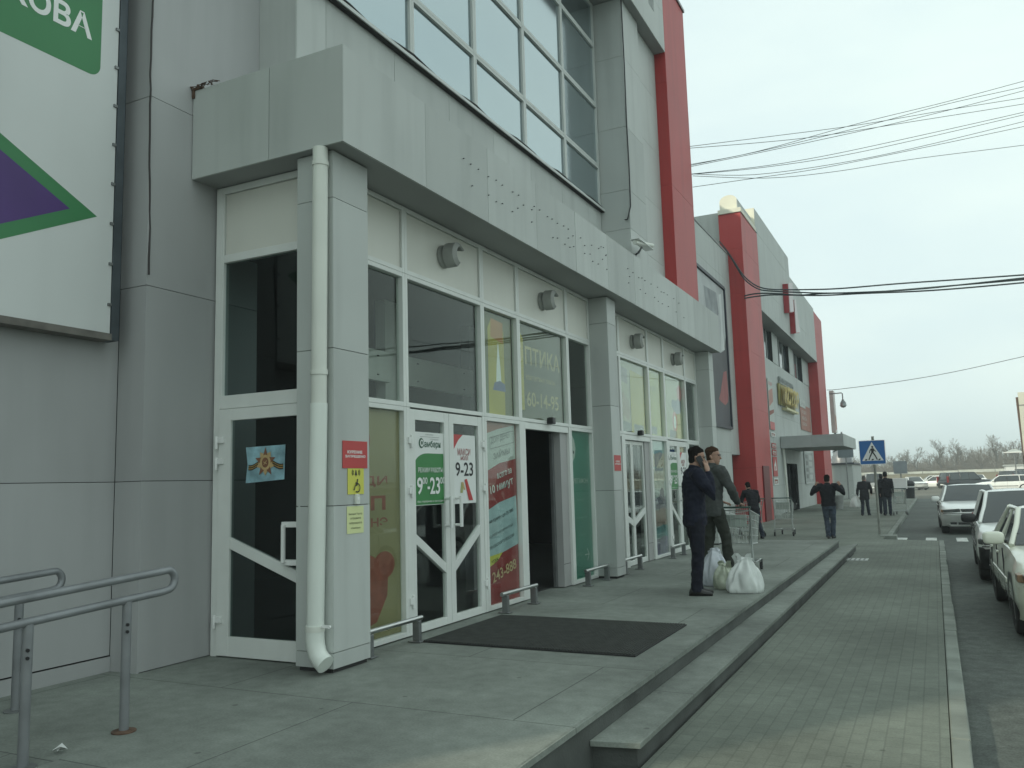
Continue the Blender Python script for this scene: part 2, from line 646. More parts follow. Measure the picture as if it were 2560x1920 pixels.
def panX(b, c, ys, zs, m, t=.02, gap=.0055, back=.12):
    for i in range(len(ys) - 1):
        for j in range(len(zs) - 1):
            e = random.uniform(0, .0025)
            b.box(c - t, c - e, ys[i] + gap / 2, ys[i + 1] - gap / 2, zs[j] + gap / 2, zs[j + 1] - gap / 2, vary(m))
    if back: b.box(c - t - back, c - t - .002, ys[0] + .01, ys[-1] - .01, zs[0] + .01, zs[-1] - .01, GREYD)


def panY(b, c, xs, zs, m, t=.02, gap=.0055, back=.12):
    for i in range(len(xs) - 1):
        for j in range(len(zs) - 1):
            e = random.uniform(0, .0025)
            b.box(xs[i] + gap / 2, xs[i + 1] - gap / 2, c + e, c + t, zs[j] + gap / 2, zs[j + 1] - gap / 2, vary(m))
    if back: b.box(xs[0] + .01, xs[-1] - .01, c + t + .002, c + t + back, zs[0] + .01, zs[-1] - .01, GREYD)


ZJ = [1.467, 3.043, 4.65, 6.2, 7.8, 9.4, 11.0, 12.05]
b = MB()
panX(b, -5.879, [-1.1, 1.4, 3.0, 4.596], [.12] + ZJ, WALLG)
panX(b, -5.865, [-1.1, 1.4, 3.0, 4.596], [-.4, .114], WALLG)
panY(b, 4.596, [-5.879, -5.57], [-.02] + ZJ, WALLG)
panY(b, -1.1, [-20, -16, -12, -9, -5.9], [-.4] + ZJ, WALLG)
b.build('wall', mall, 0)
b = MB()
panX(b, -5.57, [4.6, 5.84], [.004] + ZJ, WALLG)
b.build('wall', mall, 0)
b = MB()
panY(b, 5.84, [-5.59, -5.115], [4.872] + [v for v in ZJ if v > 5], GREY)
panX(b, -5.11, [5.845] + [6.28 + 1.2 * k for k in range(7)] + [14.1], [4.872, 6.30], GREY)
b.build('upper_wall', mall, 0)
b = MB()
panY(b, 14.11, [-5.13, -4.562], [4.88, 5.9, 6.63, 7.83, 9.2, 10.34], GREY)
panX(b, -4.56, [14.115, 15.12], [4.88, 5.9, 6.63, 7.83, 9.2, 10.34], GREY)
b.build('pier', mall, 0)
b = MB()
panX(b, -4.64, [15.125, 16.5], [4.3, 5.72, 6.9, 8.1, 9.3, 10.34], GREY)
b.build('upper_wall', mall, 0)
b = MB()
panX(b, -4.40, [5.845, 8, 10.5, 13, 16.495], [10.345, 11.2, 12.05], GREY)
panY(b, 5.86, [-5.1, -4.41], [10.345, 12.05], GREY)
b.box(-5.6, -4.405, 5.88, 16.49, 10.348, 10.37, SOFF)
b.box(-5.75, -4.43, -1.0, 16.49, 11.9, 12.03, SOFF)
b.build('overhang', mall, 0)
b = MB()
b.box(-4.404, -4.398, 15.45, 15.8, 10.9, 12.02, mat('panel_stain', (.28, .30, .29), .7, 0, .3, 6))
b.build('stain_patch', mall, 0)
b = MB()
panY(b, 16.5, [-4.66, -4.402], [4.3, 5.2, 7.45, 9.7, 12.15], REDP)
panX(b, -4.40, [16.505, 18.25], [4.3, 5.2, 7.45, 9.7, 12.15], REDP)
b.box(-6.3, -4.42, 18.13, 18.25, -.3, 12.15, REDP)
b.box(-4.7, -4.37, 16.46, 18.28, 12.152, 12.22, STEEL)
b.build('red_pillar', mall, 0)
b = MB()                      # body of the block behind the facade, and an added shading volume
b.box(-22, -6.06, -.9, 4.5, 4.3, 11.95, GREYD)
b.box(-22, -5.78, 4.75, 18.1, 4.3, 11.95, GREYD)
b.box(-22, -6.05, -.9, 5.0, -.4, 4.3, GREYD)
b.box(-22, -8.2, 18.1, 29.0, 0, 13.1, GREY2)  # unseen volume, added to keep the sun off the far red pillar
b.build('block_and_shade_mass', mall, 0)
# canopy
b = MB()
panY(b, 5.03, [-5.565, -4.69, -3.932], [4.063, 4.872], GREY)
js = [5.035, 6.24, 7.44, 8.64, 9.84, 11.04, 12.24, 13.44, 14.64, 15.84, 17.04, 18.0]
panX(b, -3.93, js, [4.063, 4.872], GREY)
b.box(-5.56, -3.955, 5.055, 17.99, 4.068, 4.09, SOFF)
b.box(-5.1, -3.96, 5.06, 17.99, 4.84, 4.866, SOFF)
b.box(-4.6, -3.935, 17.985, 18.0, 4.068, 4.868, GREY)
b.build('canopy', mall, 0)
b = MB()
b.box(-5.565, -5.45, 5.018, 5.05, 4.872, 4.89, RUST)
b.box(-5.568, -5.54, 5.018, 5.03, 4.80, 4.872, RUST)
for k in range(14):
    x = random.uniform(-5.57, -5.3)
    b.tube([(x, 5.02, 4.87), (x + random.uniform(-.06, .06), 5.0, 4.9), (x + random.uniform(-.1, .1), 5.03, 4.89)], .004, RUST, 4)
b.build('rusty_edge', mall, 0)
studs = [(6.93, 4.58), (7.07, 4.57), (7.23, 4.57), (7.44, 4.56), (7.62, 4.58), (7.76, 4.57), (8.01, 4.57), (8.16, 4.58), (7.09, 4.35), (7.44, 4.36), (7.61, 4.34), (7.75, 4.36), (8.28, 4.5), (8.13, 4.42), (7.99, 4.34), (8.57, 4.57), (8.5, 4.51), (8.72, 4.57), (8.94, 4.55), (9.08, 4.56), (9.24, 4.55), (9.44, 4.57), (9.59, 4.57), (8.49, 4.36), (9.74, 4.52), (9.58, 4.45), (10.0, 4.56), (9.09, 4.33), (9.23, 4.36), (9.46, 4.34), (9.62, 4.34), (9.75, 4.38), (10.14, 4.49), (10.4, 4.56), (10.77, 4.63), (10.67, 4.58), (10.86, 4.64), (10.13, 4.38), (10.33, 4.42), (10.95, 4.55), (10.97, 4.56), (10.81, 4.46), (10.42, 4.34), (10.63, 4.35), (10.97, 4.35), (11.91, 4.57), (12.15, 4.56), (12.43, 4.54), (12.6, 4.57), (12.75, 4.56), (11.98, 4.46), (11.92, 4.35), (13.08, 4.57), (12.48, 4.36), (12.75, 4.35), (13.65, 4.55), (13.82, 4.57), (13.44, 4.59), (13.25, 4.38), (14.02, 4.57), (14.43, 4.58), (13.45, 4.35), (13.68, 4.35), (14.76, 4.56), (14.55, 4.36), (14.05, 4.37), (15.06, 4.34)]
stud = None
for y, z in studs:
    if stud is None:
        b = MB()
        b.tube([(-3.932, y, z), (-3.913, y, z - .003)], .0065, STEEL, 5)
        stud = b.build('letter_stud', mall)
        base = (y, z)
    else:
        c = stud.copy(); COL.objects.link(c); c.parent = mall
        c.location = stud.location + Vector((0, y - base[0], z - base[1]))
# columns
for (x0, x1, y0, y1) in ((-4.466, -4.10, 5.12, 5.58), (-4.466, -4.10, 11.38, 11.75), (-4.466, -4.10, 17.59, 17.96)):
    b = MB()
    zz = [.03, .148, 1.236, 2.456, 3.67, 4.058]
    panY(b, y0, [x0, x1 - .001], zz, GREY, back=0)
    panX(b, x1, [y0 + .002, y1], zz, GREY, back=0)
    b.box(x0, x1 - .005, y1 - .012, y1, .03, 4.058, GREY)
    b.box(x0 + .02, x1 - .025, y0 + .025, y1 - .02, .0, 4.06, GREYD)
    b.build('column', mall, 0)


# ---------------------------------------------------------------- glazing
def frameX(y0, y1, z0, z1, x=-4.39, wd=.042, dp=.075, name='window', pane=GLASS, infill=None, m=WFRAME, px=None):
    """one glazed or panelled field of the front, looking out along +X"""
    y0 += .001; y1 -= .001; z0 += .001; z1 -= .001
    b = MB()
    b.box(x - dp, x, y0, y0 + wd, z0, z1, m)
    b.box(x - dp, x, y1 - wd, y1, z0, z1, m)
    b.box(x - dp, x - .001, y0 + wd, y1 - wd, z0, z0 + wd, m)
    b.box(x - dp, x - .001, y0 + wd, y1 - wd, z1 - wd, z1, m)
    if infill:
        b.box(x - dp, x - .022, y0 + wd + .006, y1 - wd - .006, z0 + wd + .006, z1 - wd - .006, infill)
        b.box(x - dp - .02, x - dp + .002, y0 + wd - .01, y1 - wd + .01, z0 + wd - .01, z1 - wd + .01, GREYD)
    o = b.build(name, mall, 0, bevel=.003)
    if pane:
        px = px or x - .045
        b = MB()
        b.box(px - .006, px, y0 + wd - .004, y1 - wd + .004, z0 + wd - .004, z1 - wd + .004, pane)
        b.build('pane', o, 0)
    return o


BAY1 = [5.60, 6.56, 8.10, 9.01, 10.54, 11.40]
BAY2 = [11.77, 12.69, 14.21, 15.18, 16.68, 17.59]
T0, T1 = 2.115, 3.40
for bay in (BAY1, BAY2):
    for k in range(5):
        y0, y1 = bay[k], bay[k + 1]
        frameX(y0, y1, T1, 4.062, name='white_panel', pane=None, infill=WPANEL)
        frameX(y0, y1, T0, T1)
        if k in (0, 2, 4):
            frameX(y0, y1, .012, T0)


def leafX(y0, y1, diag, hinge_y, handle_y, z1=2.1, x=-4.395, gl=GLASS):
    """one leaf of an aluminium door: stiles, rails and a slanting push bar"""
    b = MB()
    st = .088
    b.box(x - .05, x, y0, y0 + st, .012, z1, WFRAME)
    b.box(x - .05, x, y1 - st, y1, .012, z1, WFRAME)
    b.box(x - .05, x - .001, y0 + st, y1 - st, .012, .085, WFRAME)
    b.box(x - .05, x - .001, y0 + st, y1 - st, z1 - .1, z1, WFRAME)
    za, zb = diag
    b.prism([(y0 + st, za - .048), (y1 - st, zb - .048), (y1 - st, zb + .048), (y0 + st, za + .048)], (x - .046, 0, 0), YA, ZA, XA * .044, WFRAME)
    d = b.build('door', mall, 0, bevel=.003)
    b = MB()
    b.box(x - .03, x - .024, y0 + st - .004, y1 - st + .004, .08, z1 - .096, gl)
    b.build('pane', d, 0)
    if handle_y:
        b = MB()
        b.tube([(x, handle_y, 1.24), (x + .07, handle_y, 1.24)], .014, WHITE, 8)
        b.tube([(x, handle_y, .97), (x + .07, handle_y, .97)], .014, WHITE, 8)
        b.tube([(x + .07, handle_y, 1.26), (x + .07, handle_y, .95)], .018, WHITE, 10)
        b.build('handle', d)
    if hinge_y:
        for z in (1.80, 1.33, .32):
            b = MB()
            b.box(x - .002, x + .022, hinge_y - .045, hinge_y + .005, z - .03, z + .03, WHITE)
            b.tube([(x + .018, hinge_y + .004, z - .07), (x + .018, hinge_y + .004, z + .05)], .013, WHITE, 8)
            b.build('hinge', d, bevel=.002)
    return d


for (ya, yb) in ((6.56, 8.10), (15.18, 16.68)):       # double doors with their frame
    for q in (ya + .001, yb - .058):
        b = MB()
        b.box(-4.47, -4.391, q, q + .057, .012, T0 - .001, WFRAME)
        b.build('door_jamb', mall, 0, bevel=.003)
    mid = (ya + yb) / 2 + .005
    leafX(ya + .062, mid - .003, (.875, .555), ya + .06, mid - .10)
    leafX(mid + .003, yb - .062, (.555, .895), yb - .04, mid + .10)


def doorway(ya, yb, yo, closed):
    """automatic door: posts, grey fixed panel, sensor; leaves closed or slid away"""
    b = MB()
    b.box(-4.47, -4.391, ya + .001, ya + .12, .012, T0 - .001, WFRAME)
    b.build('door_jamb', mall, 0, bevel=.003)
    b = MB()
    b.box(-4.48, -4.40, ya + .125, yb - .055, 2.03, T0 - .002, WFRAME)
    b.build('door_head', mall, 0, bevel=.003)
    b = MB()
    b.box(-4.56, -4.43, yo, yb - .055, .012, 2.028, mat('grey_panel', (.36, .36, .355), .5, 0, .06, 2))
    b.box(-4.429, -4.427, yo, yb - .055, .30, .306, GREYD)
    b.build('fixed_panel', mall, 0, bevel=.003)
    b = MB()
    b.box(-4.47, -4.391, yb - .05, yb - .001, .012, T0 - .001, WFRAME)
    b.build('door_jamb', mall, 0, bevel=.003)
    b = MB()
    yc = ya + (yb - ya) * .52
    b.box(-4.388, -4.30, yc - .05, yc + .05, 2.115, 2.20, BLACK)
    b.build('motion_sensor', mall, 0, bevel=.012)
    if not closed:
        b = MB()
        b.box(-4.56, -4.52, yo - .07, yo - .01, .012, 2.02, STEEL)
        b.build('door', mall, 0)
    else:
        ym = ya + .12 + (yo - ya - .12) * .42
        for (p, q, d) in ((ya + .125, ym - .004, (.80, .68)), (ym + .004, yo - .01, (.68, .86))):
            b = MB()
            x = -4.45
            b.box(x - .04, x, p, p + .05, .012, 2.02, WFRAME)
            b.box(x - .04, x, q - .05, q, .012, 2.02, WFRAME)
            b.box(x - .04, x - .001, p + .05, q - .05, .012, .09, WFRAME)
            b.box(x - .04, x - .001, p + .05, q - .05, 1.96, 2.02, WFRAME)
            b.prism([(p + .05, d[0] - .05), (q - .05, d[1] - .05), (q - .05, d[1] + .05), (p + .05, d[0] + .05)], (x - .038, 0, 0), YA, ZA, XA * .036, WFRAME)
            dd = b.build('door', mall, 0, bevel=.003)
            b = MB()
            b.box(x - .024, x - .018, p + .046, q - .046, .086, 1.964, GLASS)
            b.build('pane', dd, 0)


doorway(9.01, 10.54, 10.26, False)
doorway(12.69, 14.21, 13.92, True)

# side of the vestibule that looks towards the ramp (facing -Y), with its own door
b = MB()
Y5 = 5.31
b.box(-5.552, -5.485, Y5 - .002, Y5 + .075, .0, 4.06, WFRAME)
b.box(-5.484, -4.455, Y5, Y5 + .07, 2.075, 2.19, WFRAME)
b.box(-5.484, -5.462, Y5, Y5 + .07, 2.191, 4.06, WFRAME)
b.box(-5.461, -4.455, Y5, Y5 + .07, 3.37, 3.44, WFRAME)
b.box(-5.461, -4.455, Y5, Y5 + .07, 4.0, 4.06, WFRAME)
vf = b.build('window', mall, 0, bevel=.003)
b = MB()
b.box(-5.466, -4.45, Y5 + .03, Y5 + .036, 2.185, 3.375, GLASSD)
b.build('pane', vf, 0)
b = MB()
b.box(-5.456, -4.455, Y5 + .02, Y5 + .05, 3.446, 3.994, WPANEL)
b.build('white_panel', mall, 0)
b = MB()
Yd = Y5 - .012
b.box(-5.482, -5.342, Yd, Yd + .05, .012, 2.07, WFRAME)
b.box(-4.60, -4.47, Yd, Yd + .05, .012, 2.07, WFRAME)
b.box(-5.342, -4.60, Yd + .001, Yd + .05, .012, .172, WFRAME)
b.box(-5.342, -4.60, Yd + .001, Yd + .05, 1.97, 2.07, WFRAME)
b.prism([(-5.342, .89), (-4.60, .62), (-4.60, .72), (-5.342, .985)], (0, Yd + .002, 0), XA, ZA, YA * .045, WFRAME)
sd_ = b.build('side_door', mall, 0, bevel=.003)
b = MB()
b.box(-5.346, -4.596, Yd + .02, Yd + .026, .168, 1.974, GLASSD)
b.build('pane', sd_, 0)
b = MB()
for z in (1.09, .79):
    b.box(-4.73, -4.56, Yd - .05, Yd - .001, z - .022, z + .022, WHITE)
b.tube([(-4.70, Yd - .06, 1.09), (-4.70, Yd - .06, .79)], .019, WHITE, 10)
b.build('handle', sd_, bevel=.003)
for z in (1.80, 1.62, .30):
    b = MB()
    b.box(-5.50, -5.41, Yd - .022, Yd - .001, z - .02, z + .03, WHITE)
    b.tube([(-5.487, Yd - .018, z - .07), (-5.487, Yd - .018, z + .04)], .014, WHITE, 8)
    b.build('hinge', sd_, bevel=.002)

# mirrored upper windows: four rows, five fields wide
ZW = [6.33, 7.14, 8.32, 9.51, 10.345]
YW = [6.28, 7.84, 9.38, 10.92, 12.48, 14.08]
for k in range(5):
    for j in range(4):
        frameX(YW[k], YW[k + 1], ZW[j], ZW[j + 1], x=-5.10, wd=.043, dp=.07, pane=BLUEFILM, px=-5.135, m=WFRAME2)
b = MB()
b.box(-5.11, -5.03, 5.83, 15.05, 6.285, 6.325, WFRAME2)
b.box(-5.11, -5.045, 5.83, 15.04, 6.274, 6.284, GREYD)  # dark strip painted in for the shadow line under the ledge
b.build('window_ledge', mall, 0)

# interior behind the doors
b = MB()
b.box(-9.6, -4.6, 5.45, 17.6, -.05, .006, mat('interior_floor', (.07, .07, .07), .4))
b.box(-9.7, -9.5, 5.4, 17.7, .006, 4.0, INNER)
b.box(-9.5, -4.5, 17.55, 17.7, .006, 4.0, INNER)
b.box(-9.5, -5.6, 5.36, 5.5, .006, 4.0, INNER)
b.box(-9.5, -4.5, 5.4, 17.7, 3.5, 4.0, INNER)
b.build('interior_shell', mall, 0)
b = MB()
b.box(-5.46, -5.40, 6.65, 7.75, 2.54, 2.88, INNERW)
b.box(-5.46, -5.40, 8.03, 9.66, 2.54, 2.88, INNERW)
for y in (7.5, 9.4, 6.9, 8.3):
    for z in (2.6, 2.81):
        b.box(-5.401, -5.392, y, y + .03, z, z + .012, GREYD)
b.build('bulkhead', mall, 0)
b = MB()
b.box(-5.6, -5.47, 9.7, 9.95, .006, 3.5, mat('interior_grey', (.2, .2, .2), .7))
b.box(-5.6, -5.47, 7.755, 8.02, 2.2, 3.5, INNERW)
b.build('partition', mall, 0)

# ================================================================ set-back link wall and the far block with red pillars
far = thing('supermarket_block', 'far grey store block with two tall red pillars, overhanging fascia and a small entrance canopy', 'building', (-6.3, 40, -.27))
b = MB()
ZJ2 = [-.35, .95, 2.25, 3.45, 4.75, 6.1, 7.4, 8.6, 9.68]
panX(b, -6.30, [18.26, 20.5, 23.0, 25.5, 28.0, 29.72], ZJ2, GREY2)
panX(b, -6.30, [29.72, 31.08], [2.2] + ZJ2[3:], GREY2)
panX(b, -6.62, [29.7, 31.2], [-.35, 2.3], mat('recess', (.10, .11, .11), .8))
b.box(-6.6, -6.32, 29.70, 29.72, -.35, 2.2, GREY2)
b.box(-6.6, -6.32, 29.74, 31.07, 2.2, 2.22, SOFF)
b.box(-9, -6.28, 18.3, 31.07, 9.685, 9.74, SOFF)
b.build('link_wall', far, 0)
b = MB()                                      # taller wall behind the first pillar
panY(b, 31.3, [-9.5, -7.28, -6.56], [9.2, 10.45, 11.45], GREY2)
b.box(-14, -6.5, 31.5, 56, 0, 11.3, GREYD)
b.build('wall', far, 0)


def red_pillar(y0, y1, zt):
    b = MB()
    zz = [-.35, 1.72, 3.9, 6.05, 8.2, 9.9, zt]
    panY(b, y0, [-6.58, -5.752], zz, REDP)
    panX(b, -5.75, [y0 + .004, y1], zz, REDP)
    b.box(-6.5, -5.77, y1 - .02, y1, -.35, zt, REDP)
    return b.build('red_pillar', far, 0)


red_pillar(31.08, 34.34, 11.28)
red_pillar(52.3, 56.1, 11.2)
b = MB()
b.box(-5.748, -5.70, 32.25, 33.5, -.3, 1.8, REDD)
b.build('red_service_box', far, 0, bevel=.01)
b = MB()
b.box(-6.58, -5.72, 31.03, 34.05, 11.285, 11.45, CREAM)
b.box(-6.55, -5.9, 31.3, 33.9, 11.45, 11.85, CREAM)
b.loft([[(-6.55 + .33 - .33 * math.cos(a), y, 11.84 + .24 * math.sin(a)) for a in [math.pi * k / 12 for k in range(13)]] for y in (31.32, 33.88)], CREAM)
b.box(-5.905, -5.88, 31.28, 33.92, 11.45, 11.87, GREY2)
b.build('roof_box', far, 0)
b = MB()                                      # fascia and its raised part
panX(b, -5.75, [34.35, 38.8, 43.3, 47.8, 52.29], [8.1, 9.2, 11.34], GREY2)
panX(b, -5.75, [34.07, 38.8, 43.0], [11.345, 12.3], GREY2)
b.box(-6.5, -5.755, 34.06, 34.10, 11.345, 12.3, CREAM)  # sunlit end of the grey parapet, sunlight put into the cream colour
b.box(-6.5, -5.76, 34.36, 52.28, 8.10, 8.13, SOFF)
b.build('fascia', far, 0)
b = MB()
YP = [34.35, 37.6, 39.75, 41.3, 44.75, 46.3, 49.6, 52.29]
panX(b, -6.30, [34.35, 38.5, 43, 47.5, 52.29], [4.2, 5.6, 6.65], GREY2)
panX(b, -6.30, [34.35, 38.5, 41.8], [-.35, 1.0, 2.7, 4.2], GREY2)
panX(b, -6.30, [41.8, 45.3], [2.0, 2.7, 4.2], GREY2)
panX(b, -6.30, [45.3, 48.5, 52.29], [-.35, 1.0, 2.7, 4.2], GREY2)
for (p, q) in ((34.35, 37.55), (39.75, 41.3), (44.8, 46.3), (49.6, 52.29)):
    panX(b, -6.28, [p, q], [6.65, 8.09], GREY2)
b.build('wall', far, 0)
for (p, q) in ((37.56, 39.74), (41.31, 44.79), (46.31, 49.59)):
    b = MB()
    b.box(-6.5, -6.43, p, q, 6.66, 8.09, mat('far_glass', (.07, .085, .095), .08, 0, .1, 1, spec=.6))
    for yy in (p + (q - p) / 3, p + 2 * (q - p) / 3):
        b.box(-6.43, -6.40, yy - .03, yy + .03, 6.66, 8.09, GREY2)
    b.build('window', far, 0)
b = MB()
b.box(-6.55, -6.5, 41.82, 45.28, -.3, 2.0, mat('dark_door', (.05, .052, .055), .5))
b.box(-6.5, -6.45, 43.5, 43.6, -.3, 2.0, GREYD)
b.build('door', far, 0)
b = MB()
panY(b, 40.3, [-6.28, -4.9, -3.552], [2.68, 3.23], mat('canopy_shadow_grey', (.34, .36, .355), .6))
panX(b, -3.55, [40.305, 43.7, 47.0], [2.68, 3.23], GREY2)
b.box(-6.29, -3.57, 40.33, 46.98, 2.685, 2.71, SOFF)
b.box(-6.29, -3.57, 40.33, 46.98, 3.19, 3.215, SOFF)
b.build('entrance_canopy', far, 0)
b = MB()
b.tube([(-6.15, 40.6, -.28), (-6.21, 40.6, 2.68)], .055, PIPE, 10)
b.build('canopy_post', far)
# ================================================================ fittings and signs on the near block
INK = mat('black_ink', (.015, .016, .018), .6)
GRN = mat('print_green', (.035, .21, .055), .45, 0, .05)
GRND = mat('print_dark_green', (.03, .10, .06), .5)
RED = mat('print_red', (.48, .045, .045), .45, 0, .06)
DRED = mat('print_dark_red', (.29, .03, .032), .45, 0, .12, 3)
YEL = mat('print_yellow', (.62, .60, .09), .5, 0, .05)
PYEL = mat('pale_yellow_paper', (.66, .70, .36), .6, 0, .03)
PURP = mat('print_purple', (.065, .025, .16), .45)
BGRN = mat('board_green', (.035, .20, .07), .45, 0, .05)
GREYI = mat('grey_ink', (.20, .21, .20), .6)
DNAVY = mat('dark_slate', (.045, .05, .065), .5)


def P2(x, y, X):
    v = U(x, y, 0, X)
    return v.y, v.z


def c4(x, y): return 860 + x / 2.572, y / 2.572
def c5(x, y): return 860 + x / 2.572, 640 + y / 2.572
def k4(x, y): return 1700 + x * 400 / 2212, 480 + y * 400 / 2212
def k5(x, y): return 1700 + x * 400 / 2212, 780 + y * 400 / 2212
def k6(x, y): return 1700 + x * 400 / 2212, 1050 + y * 400 / 2212
def d6(x, y): return 1180 + x * 360 / 1149, 1020 + y * 520 / 1659
def g8(x, y): return 1540 + x * 240 / 686, 860 + y * 580 / 1659


# advertising board on the near wall
bb = thing('billboard', 'large white advertising board with green block, white letters and purple arrow on the grey wall', 'billboard', (-5.75, 2, 2.6))
ps = Poster((-5.74, -.9, 2.632), YA, ZA, 5.3, 5.6, mat('board_white', (.62, .64, .63), .5, 0, .04, .8, streak=.05))
Y0, Z0 = -.9, 2.632
rr = [(1.2 - Y0, 4.685 - Z0)] + [(4.142 - Y0 + .1 * math.cos(a), 4.785 - Z0 + .1 * math.sin(a)) for a in [-math.pi / 2 + math.pi / 2 * k / 8 for k in range(9)]] + [(4.242 - Y0, 6.0 - Z0), (1.2 - Y0, 6.0 - Z0)]
ps.poly(rr, BGRN)
ps.poly([(4.255 - Y0, 3.545 - Z0), (2.75 - Y0, 4.297 - Z0), (2.75 - Y0, 2.793 - Z0)], BGRN)
ps.poly([(4.022 - Y0, 3.542 - Z0), (2.75 - Y0, 4.18 - Z0), (2.75 - Y0, 2.905 - Z0)], PURP)
ps.text('КОВА', 4.158 - Y0, 5.068 - Z0, WHITE, h=.205, bold=.03, align='r')
ps.build('panel', parent=bb)
b = MB()
b.box(-5.86, -5.725, 4.404, 4.475, 2.58, 8.3, mat('dark_steel_angle', (.07, .085, .095), .5, .4, .2, 5))
b.box(-5.86, -5.715, -.92, 4.403, 2.575, 2.628, mat('weathered_angle', (.15, .14, .125), .7, .2, .3, 6))
b.build('frame', bb, 0)
for k in range(9):
    b = MB()
    b.box(-5.736, -5.722, 4.37, 4.40, 2.85 + .33 * k, 2.872 + .33 * k, STEEL)
    b.build('bolt', bb, 0)

# white drainpipe on the first column
dp = thing('drainpipe', 'white round drainpipe with bent spout on the first grey column', 'drainpipe', (-4.2, 5.05, .05))
b = MB()
b.tube([(-4.167, 5.05, 4.06), (-4.182, 5.05, 2.0)], .060, PIPE, 18)
b.build('upper_pipe', dp)
b = MB()
b.tube([(-4.182, 5.05, 2.02), (-4.218, 5.05, .30)], .066, mat('white_pipe_clean', (.70, .74, .69), .3, 0, .04, 2, streak=.06), 18)
b.build('lower_pipe', dp)
b = MB()
pts = [(-4.218, 5.05, .36), (-4.219, 5.05, .26), (-4.212, 5.05, .205), (-4.192, 5.048, .15), (-4.160, 5.045, .112), (-4.112, 5.04, .082)]
b.tube(pts, [.070, .070, .070, .070, .071, .072], MATS['white_pipe_clean'], 18)
b.build('spout', dp)
for z, x in ((3.93, -4.168), (2.26, -4.180), (.335, -4.218)):
    b = MB()
    b.tube([(x, 5.05, z - .02), (x, 5.05, z + .02)], .0735 if z < 1 else .067, PIPE, 18)
    b.build('collar', dp)
b = MB()
b.box(-4.158, -4.068, 5.035, 5.05, .345, .362, WHITE)
b.tube([(-4.074, 5.03, .353), (-4.074, 5.045, .353)], .012, WHITE, 8)
b.build('bracket', dp)

# round lamps on the white strip above the doors
lab = ['first round grey lamp on the white strip, nearest to the drainpipe', 'round grey lamp on the white strip above the open dark doorway',
       'round grey lamp on the white strip just past the second column', 'farthest round grey lamp on the white strip, above the green door poster']
LAMPM = mat('lamp_grey', (.30, .31, .29), .45, 0, .15, 6)
LAMPG = mat('lamp_glass', (.20, .20, .19), .2, 0, .1)
lamp = None
for i, (y, z) in enumerate(((7.30, 3.735), (9.76, 3.72), (13.42, 3.70), (15.88, 3.70))):
    if lamp is None:
        LS = .76
        lamp = thing('wall_lamp', lab[0], 'lamp', (-4.41, y, z), 'round lamps above the entrance doors')
        b = MB(); b.M = Matrix.Translation((-4.412, y, z)) @ Matrix.Diagonal((.56, LS, LS, 1)) @ Matrix.Translation((4.412, -y, -z))
        b.lathe([(0, .155), (.03, .16), (.07, .15), (.095, .12), (.10, .0)], (-4.412, y, z), (1, 0, 0), LAMPM, 24)
        b.build('base', lamp)
        b = MB(); b.M = Matrix.Translation((-4.412, y, z)) @ Matrix.Diagonal((.56, LS, LS, 1)) @ Matrix.Translation((4.412, -y, -z))
        rg = []
        for k in range(9):
            q = math.pi * .5 * k / 8
            rg.append([(-4.33 + .12 * math.sin(q) + .015, y + .11 * math.cos(q) * math.cos(t) + .012, z - .012 + .115 * math.cos(q) * math.sin(t)) for t in [2 * math.pi * j / 20 for j in range(20)]])
        b.loft(rg, LAMPG)
        b.build('diffuser', lamp)
        b = MB()                           # half-moon hood
        rg = []
        for j in range(15):
            t = R(40) + R(220) * j / 14
            rg.append([(-4.335, y + .13 * math.cos(t), z + .135 * math.sin(t)), (-4.225, y + .125 * math.cos(t) + .01, z + .13 * math.sin(t)),
                       (-4.20, y + .085 * math.cos(t) + .02, z + .09 * math.sin(t)), (-4.215, y + .075 * math.cos(t) + .02, z + .08 * math.sin(t)), (-4.33, y + .115 * math.cos(t), z + .12 * math.sin(t))])
        b.loft(rg, LAMPM)
        b.build('hood', lamp)
    else:
        dup(lamp, (-4.41, y, z), None, lab[i])

# security camera
cc = thing('security_camera', 'small white security camera on a bracket under the tall grey pier', 'camera', U(1590, 634, 0, -4.56))
v0 = U(1590, 636, 0, -4.55); v1 = U(1604, 618, 0, -4.38); va = U(1587, 606, 0, -4.40); vb = U(1630, 614, 0, -4.33)
b = MB()
b.tube([va, vb], .042, PIPE, 12)
b.build('camera_body', cc)
b = MB()
d = (vb - va).normalized()
b.box(va.x - .08, va.x + .09, va.y - .02, vb.y + .05, va.z + .056, va.z + .066, WHITE)
b.build('sun_shield', cc)
b = MB()
b.tube([v0, (v0 + v1) / 2 + Vector((0, 0, -.03)), v1], .02, STEEL, 6)
b.tube([v0 - Vector((0, 0, .16)), v0, (v0 + v1) / 2], .008, BLACK, 5)
b.build('bracket', cc)

# loose cables on the wall
b = MB()
pts = [(-5.06, 6.0 + .3 * k, 6.345 + .028 * math.sin(k * 1.3) + random.uniform(-.012, .012)) for k in range(31)]
pts += [(-4.98, 14.6, 6.28), (-4.8, 14.2, 6.1), (-4.60, 14.08, 6.06), (-4.54, 14.1, 6.3), (-4.54, 14.12, 7.0), (-4.542, 14.1, 7.9), (-4.535, 14.1, 9.0), (-4.545, 14.11, 10.3)]
b.tube(pts, .013, BLACK, 6)
tag(b.build('cable'), 'black cable lying along the ledge under the mirrored windows and up the pier', 'cable')
b = MB()
z = 8.2
pts = []
while z > 3.05:
    pts.append((-5.558 + .014 * math.sin(z * 3), 4.59 + .026 * math.sin(z * 2.3) + random.uniform(-.006, .006), z))
    z -= .13
b.tube(pts, .008, mat('brown_cable', (.04, .035, .035), .7), 6)
tag(b.build('cable'), 'dark wavy cable hanging down the wall corner beside the billboard', 'cable')

